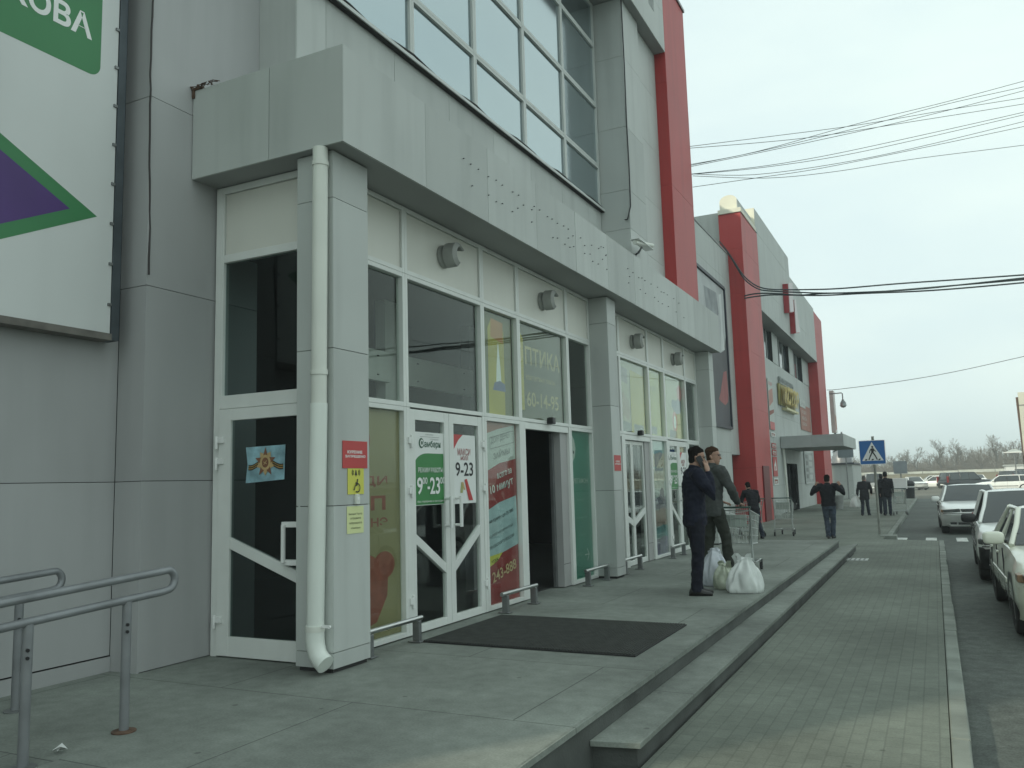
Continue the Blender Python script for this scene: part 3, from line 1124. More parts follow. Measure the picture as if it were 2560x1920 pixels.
# signs on the first column
CX = -4.0985
b = Poster((CX, 5.227, 1.522), YA, ZA, .318, .215, RED, .003)
b.text('КУРЕНИЕ', .155, .128, WHITE, w=.19, h=.024, bold=.03).text('ЗАПРЕЩЕНО', .16, .092, WHITE, w=.26, h=.024, bold=.03)
nosm = b.build('no_smoking_sign', 'red no smoking sign on the first column, above a yellow sticker', 'sign', 'red no smoking signs on columns')
b = Poster((CX, 11.43, 1.515), YA, ZA, .28, .225, RED, .003)
b.text('КУРЕНИЕ', .14, .135, WHITE, w=.17, h=.026, bold=.03).text('ЗАПРЕЩЕНО', .14, .098, WHITE, w=.23, h=.026, bold=.03)
b.build('no_smoking_sign', 'red no smoking sign alone on the second column', 'sign', 'red no smoking signs on columns')
b = Poster((CX, 5.29, 1.318), YA, ZA, .206, .202, YEL, .003)
b.poly([(.083, .150), (.121, .150), (.116, .158), (.110, .186), (.103, .192), (.096, .186), (.089, .158)], INK)
b.disc(.102, .146, .006, INK)
for s in (-1, 1):
    for r0 in (.036, .05):
        arc = [(.102 + s * (r0 - .004) * math.cos(a), .17 + (r0 - .004) * math.sin(a) * .8) for a in [-.6 + 1.2 * k / 6 for k in range(7)]]
        arc += [(.102 + s * (r0 + .003) * math.cos(a), .17 + (r0 + .003) * math.sin(a) * .8) for a in [.6 - 1.2 * k / 6 for k in range(7)]]
        b.poly(arc, INK)
b.disc(.119, .112, .008, INK)
b.line(.117, .106, .112, .072, .011, INK).line(.116, .092, .092, .088, .008, INK).line(.112, .072, .088, .068, .010, INK).line(.088, .068, .074, .036, .010, INK).line(.076, .036, .062, .036, .009, INK)
ring = [(.112 + .038 * math.cos(a), .05 + .038 * math.sin(a)) for a in [R(120) - R(250) * k / 20 for k in range(21)]]
ring += [(.112 + .029 * math.cos(a), .05 + .029 * math.sin(a)) for a in [R(120) - R(250) * k / 20 for k in range(20, -1, -1)]]
b.poly(ring, INK)
b.build('wheelchair_sticker', 'yellow sticker with bell and wheelchair symbols on the first column', 'sticker')
b = MB()
b.prism([(0, 0), (.046, 0), (.046, .06), (.036, .08), (.010, .08), (0, .06)], (CX, 5.374, 1.24), YA, ZA, XA * .024, PIPE)
b.prism([(.015, .03), (.031, .03), (.031, .055), (.015, .055)], (CX + .024, 5.374, 1.24), YA, ZA, XA * .004, WHITE)
tag(b.build('doorbell', bevel=.003), 'small white call button between yellow sticker and yellow notice on the column', 'button')
b = Poster((CX, 5.28, 1.014), YA, ZA, .212, .211, PYEL, .002)
for i, (s, ww) in enumerate((('Внимание! Кнопка', .17), ('сотрудника', .135), ('гипермаркета', .16), ('«Самбери»', .125))):
    b.text(s, .106, .152 - .037 * i, INK, w=ww, h=.017)
b.build('paper_notice', 'pale yellow printed notice low on the first column', 'notice')

# emblem sheet on the side door
sh = Poster((-5.178, Yd + .016, 1.432), XA, ZA, .432, .303, mat('sky_print', (.26, .44, .50), .6, 0, .45, 7, detail=5), .003, [(0, 0), (.42, .022), (.43, .306), (0, .30), (.02, .16)])
OR, BK, GO, BR = mat('ribbon_orange', (.32, .20, .05), .6, 0, .3, 30), INK, mat('print_gold', (.50, .36, .17), .5, 0, .15, 20), mat('print_brown', (.20, .085, .045), .5, 0, .2, 20)
cx, cy = .222, .166
for s in (-1, 1):
    wv = [(cx + s * a, cy - .005 + .012 * math.sin(a * 30) - a * .12) for a in [.02 + .017 * k for k in range(11)]]
    for o_, m_ in ((0, BK), (.009, OR), (.018, BK), (.027, OR), (.036, BK)):
        sh.poly([(a, q + .02 - o_) for a, q in wv] + [(a, q + .011 - o_) for a, q in wv[::-1]], m_)
for rot, r1, m_ in ((36, .108, GO), (0, .128, BR)):
    st = []
    for k in range(10):
        a = R(90 + rot + 36 * k)
        q = r1 if k % 2 == 0 else r1 * (.62 if rot else .42)
        st.append((cx + q * math.cos(a) * .9, cy + q * math.sin(a)))
    sh.poly(st, m_)
sh.disc(cx, cy, .058, GO, .064).disc(cx, cy, .036, BR, .042)
sh.line(cx - .015, cy - .018, cx + .016, cy + .016, .006, GO).line(cx - .018, cy + .006, cx + .018, cy - .012, .006, GO)
sh.build('emblem_print', 'blue sheet with a gold star medal and striped ribbon on the side door glass', 'poster')

# posters on the first pair of doors
PXd = -4.416
b = Poster((PXd, 6.715, 1.185), YA, ZA, .552, .705, PAPER, .002)
gp = [(0, .005), (.552, .005), (.552, .50), (.235, .50)] + [(.235 - .235 * math.sin(a), .38 + .12 * math.cos(a)) for a in [math.pi / 2 * k / 8 for k in range(1, 9)]]
b.poly(gp, GRN)
b.text('Самбери', .30, .585, GRND, w=.36, h=.085, bold=.03).disc(.125, .597, .045, GRND, .05).disc(.135, .597, .03, PAPER, .035).disc(.135, .6, .016, GRND, .02)
b.text('ГИПЕРМАРКЕТ', .36, .638, GREYI, w=.16, h=.012).text('РЕКЛАМА', .27, .683, GREYI, w=.14, h=.012).line(.1, .66, .45, .66, .003, GREYI)
b.text('РЕЖИМ РАБОТЫ', .285, .338, WHITE, w=.45, h=.048, bold=.01)
b.text('9', .085, .185, WHITE, h=.165, w=.10, bold=.02).text('00', .175, .235, WHITE, w=.085, h=.065, bold=.01).text('-', .24, .165, WHITE, w=.045, h=.025, bold=.03)
b.text('23', .355, .185, WHITE, w=.185, h=.165, bold=.02).text('00', .495, .235, WHITE, w=.085, h=.065, bold=.01)
b.text('без перерыва и выходных', .285, .035, WHITE, w=.5, h=.026)
p1 = b.build('door_poster', 'green and white opening hours poster on the nearest double door', 'poster', 'opening hours posters on the doors')
b = Poster((PXd, 7.403, 1.178), YA, ZA, .505, .715, PAPER, .002)
b.poly([(0, .50), (0, .715), (.24, .715), (.15, .66), (.07, .58)], RED)
b.text('МАКСИ', .262, .535, DRED, w=.27, h=.075, bold=.02).text('МОЛЛ', .265, .47, DRED, w=.155, h=.042, bold=.02)
b.text('9-23', .262, .355, INK, w=.37, h=.145, bold=.015)
b.poly([(.165, .11), (.215, .11), (.235, .222), (.19, .222)], mat('print_olive', (.36, .38, .14), .5)).poly([(.19, .222), (.235, .222), (.27, .14), (.24, .14)], GO)
b.poly([(.34, .03), (.43, .03), (.305, .255), (.255, .245)], RED)
b.text('тел. 45', .11, .055, INK, w=.12, h=.02)
p2 = b.build('door_poster', 'white hours poster with red and olive bars on the nearest double door', 'poster', 'opening hours posters on the doors')
for p, lb in ((p1, 'green and white opening hours poster on the farther double door behind the men'), (p2, 'white hours poster with red corner on the farther double door behind the men')):
    c = p.copy(); COL.objects.link(c)
    c.location = p.location + Vector((0, 8.62, 0)); c['label'] = lb

# posters behind the lower panes
gx = -4.452


def at(P0, pts, X=gx):
    """photograph points on the plane X, as a, b of a sheet whose lower left corner is P0"""
    return [(P2(*q, X)[0] - P0[0], P2(*q, X)[1] - P0[1]) for q in pts]


BEI = mat('faded_beige', (.27, .235, .12), .6, 0, .06, 2)
FRED = mat('faded_red', (.26, .075, .05), .6, 0, .15, 8)
b = Poster((gx, 5.64, .06), YA, ZA, .88, 2.01, BEI, .002)
b.disc(.10, 1.72, .33, FRED, .2)
b.text('ЗДИ', .42, 1.36, FRED, w=.52, h=.10, bold=.02).text('ОП', .40, 1.17, FRED, w=.5, h=.13, bold=.03).text('ЯИНЭ', .42, 1.0, FRED, w=.52, h=.08, bold=.02)
b.poly([(0, .62), (.55, .66), (.4, .74), (.2, .82), (0, .86)], mat('faded_green', (.17, .20, .08), .6))
b.disc(.62, .62, .16, FRED, .12).disc(.34, .6, .2, FRED, .13)
b.poly([(.1, .55), (.68, .6), (.66, .35), (.5, .14), (.3, .1), (.2, .3)], FRED)
b.poly([(.05, .5), (.3, .45), (.34, .28), (.1, .24)], mat('faded_maroon', (.07, .03, .035), .6))
b.build('window_poster', 'faded beige poster with pale red letters behind the pane beside the first column', 'poster')

o = (8.15, .05)
LBL = mat('print_pale', (.50, .53, .50), .6, 0, .05)
LBB = mat('print_light_blue', (.38, .50, .53), .6, 0, .2, 3)
b = Poster((gx, *o), YA, ZA, .815, 2.03, DRED, .002)
sx = -.08


def lp(*q):
    r_ = [(a + sx, z) for a, z in at(o, [d6(*p) for p in q], -4.44)]
    return [(min(max(a, .0), .815), z) for a, z in r_]


b.poly(lp((112, 60), (366, 95), (366, 140), (240, 165), (115, 215)), mat('faded_brick', (.36, .17, .13), .6))
b.poly(lp((115, 215), (240, 168), (366, 140), (376, 405), (250, 440), (125, 520)), LBL)
b.poly(lp((135, 830), (250, 750), (380, 695), (404, 1075), (270, 1150), (148, 1285)), LBB)
b.poly(lp((148, 1285), (150, 1190), (275, 1145), (235, 1215)), YEL)
ra = R(11)


def lt(s, x, y, m_, ww, hh, bold=.0):
    (a, z), = at(o, [d6(x, y)], -4.44)
    b.text(s, a + sx, z, m_, w=ww, h=hh, bold=bold, rot=ra)


lt('ДОМ ДЕНЕГ', 258, 240, GREYI, .5, .085, .01)
lt('ЗАЙМЫ', 265, 358, GREYI, .42, .085, .015)
lt('всего за', 288, 520, PAPER, .37, .06, .01)
lt('10 минут', 268, 622, PAPER, .58, .115, .015)
lt('на сумму до 25 000', 265, 860, INK, .6, .05)
lt('БЕЗ ЗАЛОГА И ПОРУЧИТЕЛЕЙ', 260, 975, INK, .62, .035)
lt('ПО ПАСПОРТУ РОССИИ', 270, 1060, INK, .62, .035)
lt('1 этаж', 205, 1215, INK, .22, .05)
lt('243-888', 288, 1290, mat('print_tan', (.60, .45, .25), .5), .60, .115, .01)
for k in range(4):
    lt('лицензия рассмотрение заявки', 280, 1500 + 24 * k, FRED, .62, .014)
q4 = [at(o, [d6(*p)], -4.44)[0] for p in ((165, 240), (352, 185), (355, 275), (170, 330))]
for k in range(4):
    (xa, za), (xb, zb) = q4[k], q4[(k + 1) % 4]
    b.line(xa + sx, za, xb + sx, zb, .006, GREYI)
b.build('window_poster', 'tall red and white loan poster with slanting bands left of the open doorway', 'poster')

o = (10.59, .05)
GTE = mat('print_teal', (.03, .20, .14), .4, 0, .1, 2)
b = Poster((gx, *o), YA, ZA, .765, 2.03, GTE, .002)
b.poly([(0, 2.0), (.12, 1.98), (.21, 1.9), (.25, 1.78), (.21, 1.66), (.12, 1.58), (0, 1.56)], LBL)
for k in range(3):
    b.disc(.05 + .06 * k, 1.73, .022, INK)
b.poly([(.01, 1.85), (.04, 1.85), (.04, 1.97), (.01, 1.97)], GREYI)
b.text('МЕГАФОН', .37, 1.335, LBL, w=.56, h=.075, bold=.005)
for k, (s, ww) in enumerate((('интернет', .3), ('мобильная связь', .42), ('сервис', .22))):
    b.text(s, .38, 1.07 - .24 * k, mat('print_mint', (.16, .32, .26), .5), w=ww, h=.035)
    b.poly([(.06, 1.04 - .24 * k), (.12, 1.04 - .24 * k), (.12, 1.12 - .24 * k), (.06, 1.12 - .24 * k)], MATS['print_mint'])
b.text('вход', .25, .33, MATS['print_mint'], w=.2, h=.05)
b.line(.44, .31, .60, .31, .014, LBL).line(.60, .31, .53, .39, .014, LBL).line(.60, .31, .53, .23, .014, LBL)
b.build('window_poster', 'dark green poster with white half circle and arrow between doorway and second column', 'poster')

o = (14.26, .05)
b = Poster((gx, *o), YA, ZA, .87, 2.03, mat('print_sea', (.33, .44, .42), .5, 0, .1, 2), .002)
for z0, z1, c in ((1.55, 1.8, (.52, .42, .32)), (1.3, 1.55, (.55, .5, .42)), (1.02, 1.3, (.5, .52, .5)), (.8, 1.02, (.12, .11, .15)), (.5, .8, (.23, .15, .12)), (.3, .5, (.04, .17, .18)), (0, .3, (.17, .14, .22))):
    m_ = mat('print_band_%02d' % int(z0 * 100), c, .5, 0, .4, 5)
    b.poly([(0, z0), (.87, z0), (.87, z1), (.6, z1 + .02), (.3, z1 - .02), (0, z1 + .01)], m_)
b.disc(.62, 1.05, .14, mat('print_rock', (.10, .09, .13), .5), .13)
b.build('window_poster', 'seaside picture poster on the narrow pane between the two farther doors', 'poster')

# posters behind the upper panes
ux = -4.475


def upper(y0, y1, m_, label, z0=2.17, z1=3.35):
    return Poster((ux, y0 + .046, z0), YA, ZA, y1 - y0 - .092, z1 - z0, m_, .002), label


YG = mat('faded_yellow', (.42, .36, .05), .6, 0, .14, 2)
KH = mat('faded_khaki', (0.163, 0.161, 0.079), .6, 0, .08, 2)
b, lb = upper(8.10, 9.01, KH, 'yellow poster with a small white figure in the pane above the loan poster')
b.poly([(.22, .0), (.62, .0), (.62, 1.0), (.3, 1.1), (.22, 1.0)], YG)
b.poly([(.28, .9), (.6, .85), (.6, 1.1), (.3, 1.12)], mat('faded_orange', (.45, .20, .05), .6))
b.poly([(.40, .32), (.54, .32), (.52, .55), (.49, .75), (.47, .86), (.45, .75), (.42, .55)], PAPER)
b.poly([(.32, .28), (.64, .28), (.62, .37), (.5, .40), (.36, .37)], mat('faded_blue', (.13, .15, .26), .6))
b.poly([(0, 0), (.2, 0), (.2, .6), (0, .62)], mat('faded_sage', (0.169, 0.192, 0.109), .6))
b.build('window_poster', lb, 'poster')
b, lb = upper(9.01, 10.54, mat('faded_grey_green', (0.100, 0.102, 0.060), .6, 0, .08, 1.5), 'dull green poster with optician lettering and telephone number above the open doorway')
LT = mat('faded_lettering', (.44, .38, .18), .6)
b.poly([(0, .1), (.24, .1), (.24, 1.0), (.1, 1.12), (0, 1.1)], YG)
b.text('О', .13, .82, mat('faded_amber', (.52, .42, .16), .6), w=.19, h=.25, bold=.03)
b.text('ПТИКА', .83, .80, LT, w=1.08, h=.23, bold=.015)
b.text('контактные линзы', .75, .52, LT, w=.9, h=.06)
b.text('60-14-95', .80, .25, LT, w=.98, h=.19, bold=.01)
b.build('window_poster', lb, 'poster')
b, lb = upper(12.69, 14.21, mat('faded_cream', (.38, .36, .24), .6, 0, .1, 2), 'creased cream and yellow poster above the closed sliding door')
b.poly([(.68, .0), (1.42, .0), (1.42, 1.02), (.9, 1.05), (.68, 1.06)], YG)
b.poly([(.05, .85), (.55, .8), (.55, 1.05), (.05, 1.1)], mat('faded_mauve', (.27, .23, .22), .6))
b.disc(.3, .45, .16, mat('faded_skin', (.35, .26, .19), .6), .2).disc(.48, .38, .14, MATS['faded_skin'], .18)
b.poly([(.05, 0), (.62, 0), (.62, .15), (.05, .2)], GREYI).poly([(.8, 0), (1.3, 0), (1.3, .14), (.8, .15)], GREYI)
b.line(.64, .02, .66, 1.0, .025, INK)
b.build('window_poster', lb, 'poster')
b, lb = upper(14.21, 15.18, mat('faded_lime', (.40, .40, .08), .6, 0, .12, 2), 'plain lime yellow poster beside the creased cream poster')
b.poly([(.2, .02), (.6, .02), (.6, .16), (.2, .16)], GREYI)
b.text('СКИДКИ', .4, .85, KH, w=.5, h=.1)
b.build('window_poster', lb, 'poster')
b, lb = upper(15.18, 16.68, mat('faded_mint', (.38, .38, .22), .6, 0, .1, 2), 'pale poster with a dark blue splash and red ring above the farther double door')
b.disc(1.05, .62, .30, mat('faded_navy', (.06, .09, .15), .6), .14).disc(.8, .66, .14, MATS['faded_navy'], .1).disc(1.2, .7, .16, MATS['faded_navy'], .12)
b.disc(.85, .32, .17, RED, .2).disc(.85, .32, .1, PAPER, .13).disc(1.25, .92, .16, RED, .16)
b.poly([(.45, .0), (.95, .0), (.95, .14), (.45, .15)], DNAVY).poly([(.1, .0), (.2, .0), (.2, .12), (.1, .12)], GREYI)
b.build('window_poster', lb, 'poster')

# ---------------------------------------------------------------- low rails, mat, paper, handrails
rl = ['low steel bumper rail beside the first column under the beige poster', 'low steel bumper rail in front of the red loan poster',
      'low steel bumper rail in front of the dark green poster', 'low steel bumper rail just past the second column', 'low steel bumper rail by the farther double door, left of the man in navy']
gr = None
for i, (ya, yb) in enumerate(((5.60, 6.47), (8.03, 8.91), (10.42, 11.30), (11.90, 12.72), (14.45, 15.30))):
    if gr is None:
        gr = thing('bumper_rail', rl[0], 'rail', (-4.24, ya, 0), 'low bumper rails along the shop front')
        b = MB()
        b.tube([(-4.20, ya, .203), (-4.20, ya + .87, .203)], .022, CHROME, 14)
        b.build('rail', gr)
        for yy in (ya + .09, ya + .80):
            b = MB()
            b.box(-4.235, -4.165, yy - .022, yy + .022, .012, .185, STEEL)
            b.box(-4.27, -4.14, yy - .05, yy + .05, .004, .014, STEEL)
            b.build('post', gr, 0, bevel=.004)
    else:
        dup(gr, (-4.24, ya, 0), None, rl[i])
b = MB()
b.box(-4.16, -2.19, 6.40, 7.92, .003, .012, DARK)
x = -4.14
while x < -2.2:
    b.box(x, x + .012, 6.41, 7.91, .0125, .021, mat('mat_rib', (.035, .038, .034), .8, 0, .3, 12, world=True))
    x += .026
tag(b.build('door_mat', smooth=0), 'large black ribbed mat on the platform in front of the nearest double door', 'mat')
b = MB()
b.add([(-4.36, 3.07, .006), (-4.31, 3.08, .03), (-4.30, 3.12, .008), (-4.35, 3.12, .034)], [(0, 1, 2, 3), (3, 2, 1, 0)], PAPER)
b.add([(-4.345, 3.085, .004), (-4.30, 3.06, .014), (-4.31, 3.09, .03)], [(0, 1, 2)], PAPER)
tag(b.build('paper_scrap'), 'tiny crumpled scrap of white paper on the dark platform by the handrail', 'litter')


def handrail(X, ye, zu, zl, slope, posts, label, ygr):
    t = thing('handrail', label, 'handrail', (X, ye - 1.2, 0), 'ramp handrails')
    r = .024
    up = [(X, y, zu + slope * (y - ye)) for y in (-1.5, .5, 2.0, ye - .05)]
    rad = (zu - zl) / 2
    arc = [(X, ye - .05 + rad * math.sin(a), (zu + zl) / 2 + rad * math.cos(a)) for a in [math.pi * k / 10 for k in range(11)]]
    lo = [(X, y, zl + slope * (y - ye)) for y in (ye - .08, 2.0, .5, -1.5)]
    b = MB()
    b.tube(up + arc[1:] + lo, r, GALV, 12)
    b.build('rail', t)
    for k, y in enumerate(posts):
        z0 = 0 if y > 3.3 else -.05172 * (3.3 - y)
        b = MB()
        b.tube([(X, y, z0), (X, y, zl + slope * (y - ye) - .012)], .027, GALV, 12)
        pp = b.build('post', t)
        b = MB()
        b.lathe([(0, .068), (.008, .068), (.012, .03)], (X, y, z0 + .001), (0, 0, 1), RUST if k == 0 and X > -5 else STEEL, 16)
        b.build('flange', pp)
        for dz in (.14, .18):
            b = MB()
            b.tube([(X + .02, y - .012, zl - dz + slope * (y - ye)), (X + .033, y - .018, zl - dz + slope * (y - ye))], .010, BLACK, 8)
            b.build('bolt', pp)
    return t


handrail(-4.31, 3.81, .893, .768, .059, (3.478, 2.874, 2.2, 1.4, .6), 'nearer grey handrail of the ramp with a rounded end on a rusty foot', 0)
vr = U(110, 1430, 0, -5.40)
handrail(-5.40, vr.y + .12, vr.z + .0, vr.z - .125, .059, (3.535, 2.9, 2.2, 1.4), 'grey handrail of the ramp standing against the wall', 0)

# ================================================================ signs and posters on the link wall and the far block
WX = -6.275
t = thing('wall_banner', 'tall torn banner in a dark frame on the grey wall right of the front block', 'banner', (-6.27, 27.8, 3.1))
b = Poster((-6.285, 25.6, 3.16), YA, ZA, 4.16, 4.92, mat('banner_grey', (.085, .088, .095), .6, 0, .15, 1.5), .01)
o = (25.6, 3.16)
b.poly([(0, 4.9), (4.14, 4.9), (4.1, 3.2), (3.7, 2.65), (3.1, 2.5), (2.2, 2.75), (1.0, 2.5), (0, 2.6)], mat('torn_white', (.44, .46, .46), .6, 0, .25, .8, detail=6))
b.poly([(1.2, 4.5), (3.0, 4.6), (3.2, 3.9), (2.6, 3.3), (1.4, 3.6)], mat('torn_grey', (.26, .28, .29), .6, 0, .35, 1.5))
b.poly([(3.35, 4.6), (3.75, 4.7), (3.7, 3.4), (3.85, 2.7), (3.3, 2.6), (3.45, 3.6)], mat('torn_light', (.60, .63, .62), .6))
pk = at(o, [k5(*p) for p in ((600, 830), (640, 815), (655, 960), (668, 1150), (665, 1240), (630, 1290), (570, 1240), (538, 1200), (560, 1120), (580, 980))], WX)
b.poly(pk, mat('banner_pink', (.33, .11, .11), .6, 0, .15, 2))
for (xa, ya, xb, yb) in ((495, 1350, 600, 1370), (500, 1430, 660, 1470)):
    (a0, z0), (a1, z1) = at(o, [k5(xa, ya), k5(xb, yb)], WX)
    b.text('НОВАЯ' if yb < 1400 else 'КОЛЛЕКЦИЯ', (a0 + a1) / 2, (z0 + z1) / 2, LBL, w=abs(a1 - a0) * .95, h=.26, bold=.02)
b.poly([(0, 0), (4.14, 0), (4.14, .62), (0, .62)], DNAVY)
b.build('sheet', parent=t)
b = MB()
FR = mat('banner_frame', (.035, .04, .055), .5)
b.box(-6.29, -6.22, 29.76, 29.86, 3.08, 8.16, FR)
b.box(-6.29, -6.22, 25.5, 29.755, 8.09, 8.19, FR)
b.box(-6.29, -6.22, 25.5, 29.755, 3.06, 3.155, FR)
b.build('frame', t, 0)

vb_ = Poster((WX, 37.72, 3.45), YA, ZA, 1.16, 2.27, LBL, .02)
vb_.poly([(0, 0), (1.16, 0), (1.16, .35), (0, .35)], RED).poly([(.05, 1.0), (1.1, 1.3), (1.1, 1.9), (.05, 1.7)], mat('banner_salmon', (.45, .22, .18), .6)).poly([(.0, .6), (1.16, .8), (1.16, .95), (0, .8)], FRED)
vb_.text('АКЦИЯ', .58, 2.05, RED, w=.9, h=.2)
vb_.build('wall_banner', 'narrow upright white and pink banner right of the first tall red pillar', 'banner')
sm = [((1250, 170), (1310, 230), PAPER, 'small white sheet directly under the narrow upright banner'), ((1258, 320), (1320, 390), RED, 'upper of two small red notices under the white sheet'),
      ((1268, 410), (1330, 490), RED, 'lower of two small red notices under the white sheet'), ((1275, 510), (1350, 780), RED, 'red poster with a white flame shape on the far wall'), ((1300, 800), (1358, 895), PAPER, 'lowest small white notice beside the trolley')]
for i, (p, q, m_, lb) in enumerate(sm):
    z1 = (P2(*k6(*p), WX)[1] + P2(*k6(q[0], p[1]), WX)[1]) / 2
    z0 = (P2(*k6(*q), WX)[1] + P2(*k6(p[0], q[1]), WX)[1]) / 2
    b = Poster((WX, 37.85, z0), YA, ZA, 1.08, z1 - z0, m_, .01)
    h_ = z1 - z0
    if i == 3:
        b.poly([(.25, .3 * h_), (.85, .3 * h_), (.8, .6 * h_), (.6, .9 * h_), (.5, .7 * h_), (.3, .6 * h_)], PAPER).disc(.55, .42 * h_, .1, RED)
    else:
        b.poly([(.12, .18 * h_), (.95, .18 * h_), (.95, .75 * h_), (.12, .8 * h_)], FRED if m_ is PAPER else LBL)
        b.poly([(.25, .3 * h_), (.8, .3 * h_), (.8, .5 * h_), (.25, .5 * h_)], m_)
    b.build('wall_notice', lb, 'notice', 'notices on the far wall')

t = thing('shop_sign', 'yellow raised letter sign with underline on the far grey wall', 'sign', (-6.2, 43, 4.6))
YS = mat('sign_yellow', (.50, .38, .07), .5, 0, .1, 2)
b = MB()
g_ = glyphs('АСТОР', .04)
x0, x1, y0_, y1_ = g_[2:]
W_, H_ = 4.7, .9
for dx in (0, .09, .18, .27):
    vs = [Vector((-6.25 + dx, 40.5 + (a - x0) / (x1 - x0) * W_, 4.78 + (q - y0_) / (y1_ - y0_) * H_)) for a, q in g_[0]]
    b.add(vs, g_[1], YS if dx else DNAVY)
b.build('lettering', t, 0)
b = MB()
b.box(-6.27, -6.20, 40.4, 45.3, 4.74, 5.74, mat('sign_backing', (.30, .27, .10), .6, 0, .1))
b.build('backing', t, 0)
b = MB()
b.box(-6.29, -6.05, 41.5, 45.3, 4.56, 4.66, mat('sign_cream', (.62, .58, .33), .5))
b.build('underline_bar', t, 0)
b = MB()
b.text('Кафе ресторан', (-6.2, 42.9, 5.95), YA, ZA, mat('sign_grey', (.12, .14, .13), .6), w=4.4, h=.34, shear=.3)
b.box(-6.29, -6.215, 40.8, 45.0, 5.78, 6.1, mat('sign_grey_back', (.30, .33, .32), .6))
b.build('upper_lettering', t, 0)
b = Poster((-6.278, 47.55, 3.9), YA, ZA, 4.1, 1.42, mat('bill_salmon', (.36, .17, .13), .6, 0, .12, 1), .01)
for k in range(3):
    b.text(('ОТДЕЛ', 'МЕБЕЛЬ', 'ЗДЕСЬ')[k], 1.5, 1.0 - .33 * k, LBL, w=1.8, h=.18)
b.build('wall_banner', 'salmon coloured banner on the far wall above the entrance canopy', 'banner')
b = Poster((-6.276, 47.5, 5.15), YA, ZA, 2.2, .44, LBL, .02)
b.text('2-Й ЭТАЖ', 1.1, .22, GREYI, w=1.6, h=.2)
b.build('wall_notice', 'white plate just above the salmon coloured banner', 'notice', 'notices on the far wall')
b = Poster((-6.27, 47.75, .95), YA, ZA, 3.45, 1.82, mat('board_frame', (.50, .53, .51), .5), .04)
b.poly([(.12, .1), (3.33, .1), (3.33, 1.72), (.12, 1.72)], mat('board_print', (.36, .39, .38), .6, 0, .3, 2))
for k in range(4):
    b.poly([(.3, .3 + .36 * k), (1.2, .3 + .36 * k), (1.2, .52 + .36 * k), (.3, .52 + .36 * k)], GREYI)
    b.poly([(1.6, .25 + .36 * k), (3.0, .25 + .36 * k), (3.0, .5 + .36 * k), (1.6, .5 + .36 * k)], LBL)
b.build('notice_board', 'framed pale notice board under the entrance canopy by the far red pillar', 'notice board')
b = Poster((-5.70, 57.2, 4.1), YA, ZA, 1.0, 2.7, mat('lightbox_white', (.62, .58, .55), .5, 0, .1, 2), .25)
b.poly([(.1, .2), (.9, .2), (.9, 1.0), (.1, 1.2)], MATS['banner_salmon'])
b.build('lightbox', 'slim white upright lightbox fixed past the far red pillar', 'sign')
t = thing('wall_light', 'dark street lamp on a bent arm at the corner past the far red pillar', 'lamp', (-5.7, 57.7, 6.5))
b = MB()
v = U(*(2073, 985), 0, -5.6); w2 = Vector((v.x + .72, v.y, v.z + .02)); 
b.tube([v, w2, w2 + Vector((.06, 0, -.06)), w2 + Vector((.06, 0, -.45))], .035, STEEL, 8)
b.build('arm', t)
b = MB()
q = w2 + Vector((.06, 0, -.42))
b.lathe([(0, .04), (.10, .08), (.28, .19), (.40, .20), (.50, .12), (.53, 0)], q, (0, 0, -1), mat('lamp_pale', (.35, .40, .40), .3), 16)
b.lathe([(0, .05), (.11, .10), (.24, .19)], q + Vector((0, 0, .01)), (0, 0, -1), STEEL, 16)
b.build('lamp_head', t)
t = thing('wall_emblem', 'large red emblem of two slanting bars on the far grey fascia', 'emblem', (-5.7, 42.5, 8.5))
for q in (((693, 795), (720, 795), (728, 980), (705, 980)), ((731, 900), (740, 900), (769, 1112), (745, 1115))):
    pts = [P2(1700 + p[0] / 2.572, 400 + p[1] / 2.572, -5.5) for p in q]
    b = MB()
    b.prism(pts, (-5.745, 0, 0), YA, ZA, XA * .24, mat('emblem_red', (.34, .03, .04), .4))
    b.prism([(p[0], p[1]) for p in pts], (-5.504, .04, .04), YA, ZA, XA * .03, mat('emblem_edge', (.55, .5, .5), .4))
    b.build('bar', t, 0)

# ---------------------------------------------------------------- pedestrian crossing sign
base = U(2200, 1336, 2, ZS)
t = thing('crossing_sign', 'blue square pedestrian crossing sign on a leaning grey pole at the kerb', 'road sign', base)
b = MB()
tp = U(2181, 1091, 1, base.y - .0)
b.tube([base, tp], .034, mat('pole_grey', (.26, .27, .24), .5, .3, .25, 4), 10)
b.build('pole', t)
BLU = mat('sign_blue', (.012, .12, .36), .35, 0, .05)
c = U(2181, 1131, 1, base.y)
ps = Poster((c.x - .335, base.y - .045, c.z - .335), XA, ZA, .67, .67, WHITE, .004, [(.02, 0), (.65, 0), (.67, .02), (.67, .65), (.65, .67), (.02, .67), (0, .65), (0, .02)])
ps.poly([(.022, .016), (.648, .016), (.654, .022), (.654, .648), (.648, .654), (.022, .654), (.016, .648), (.016, .022)], BLU)
ps.poly([(.06, .105), (.61, .105), (.335, .62)], PAPER)
ps.disc(.345, .485, .028, INK)
ps.poly([(.30, .44), (.37, .455), (.385, .40), (.365, .33), (.31, .33), (.305, .39)], INK)
ps.line(.32, .44, .275, .38, .024, INK).line(.275, .38, .268, .315, .022, INK).line(.365, .44, .40, .375, .022, INK).line(.40, .375, .435, .355, .02, INK)
ps.line(.33, .34, .275, .22, .034, INK).line(.275, .225, .235, .13, .03, INK).line(.345, .34, .40, .245, .034, INK).line(.40, .25, .45, .13, .03, INK)
for x in (.15, .315, .49):
    ps.poly([(x - .02, .115), (x + .03, .115), (x + .05, .155), (x, .155)], INK)
ps.build('sign_plate', parent=t)
b = MB()
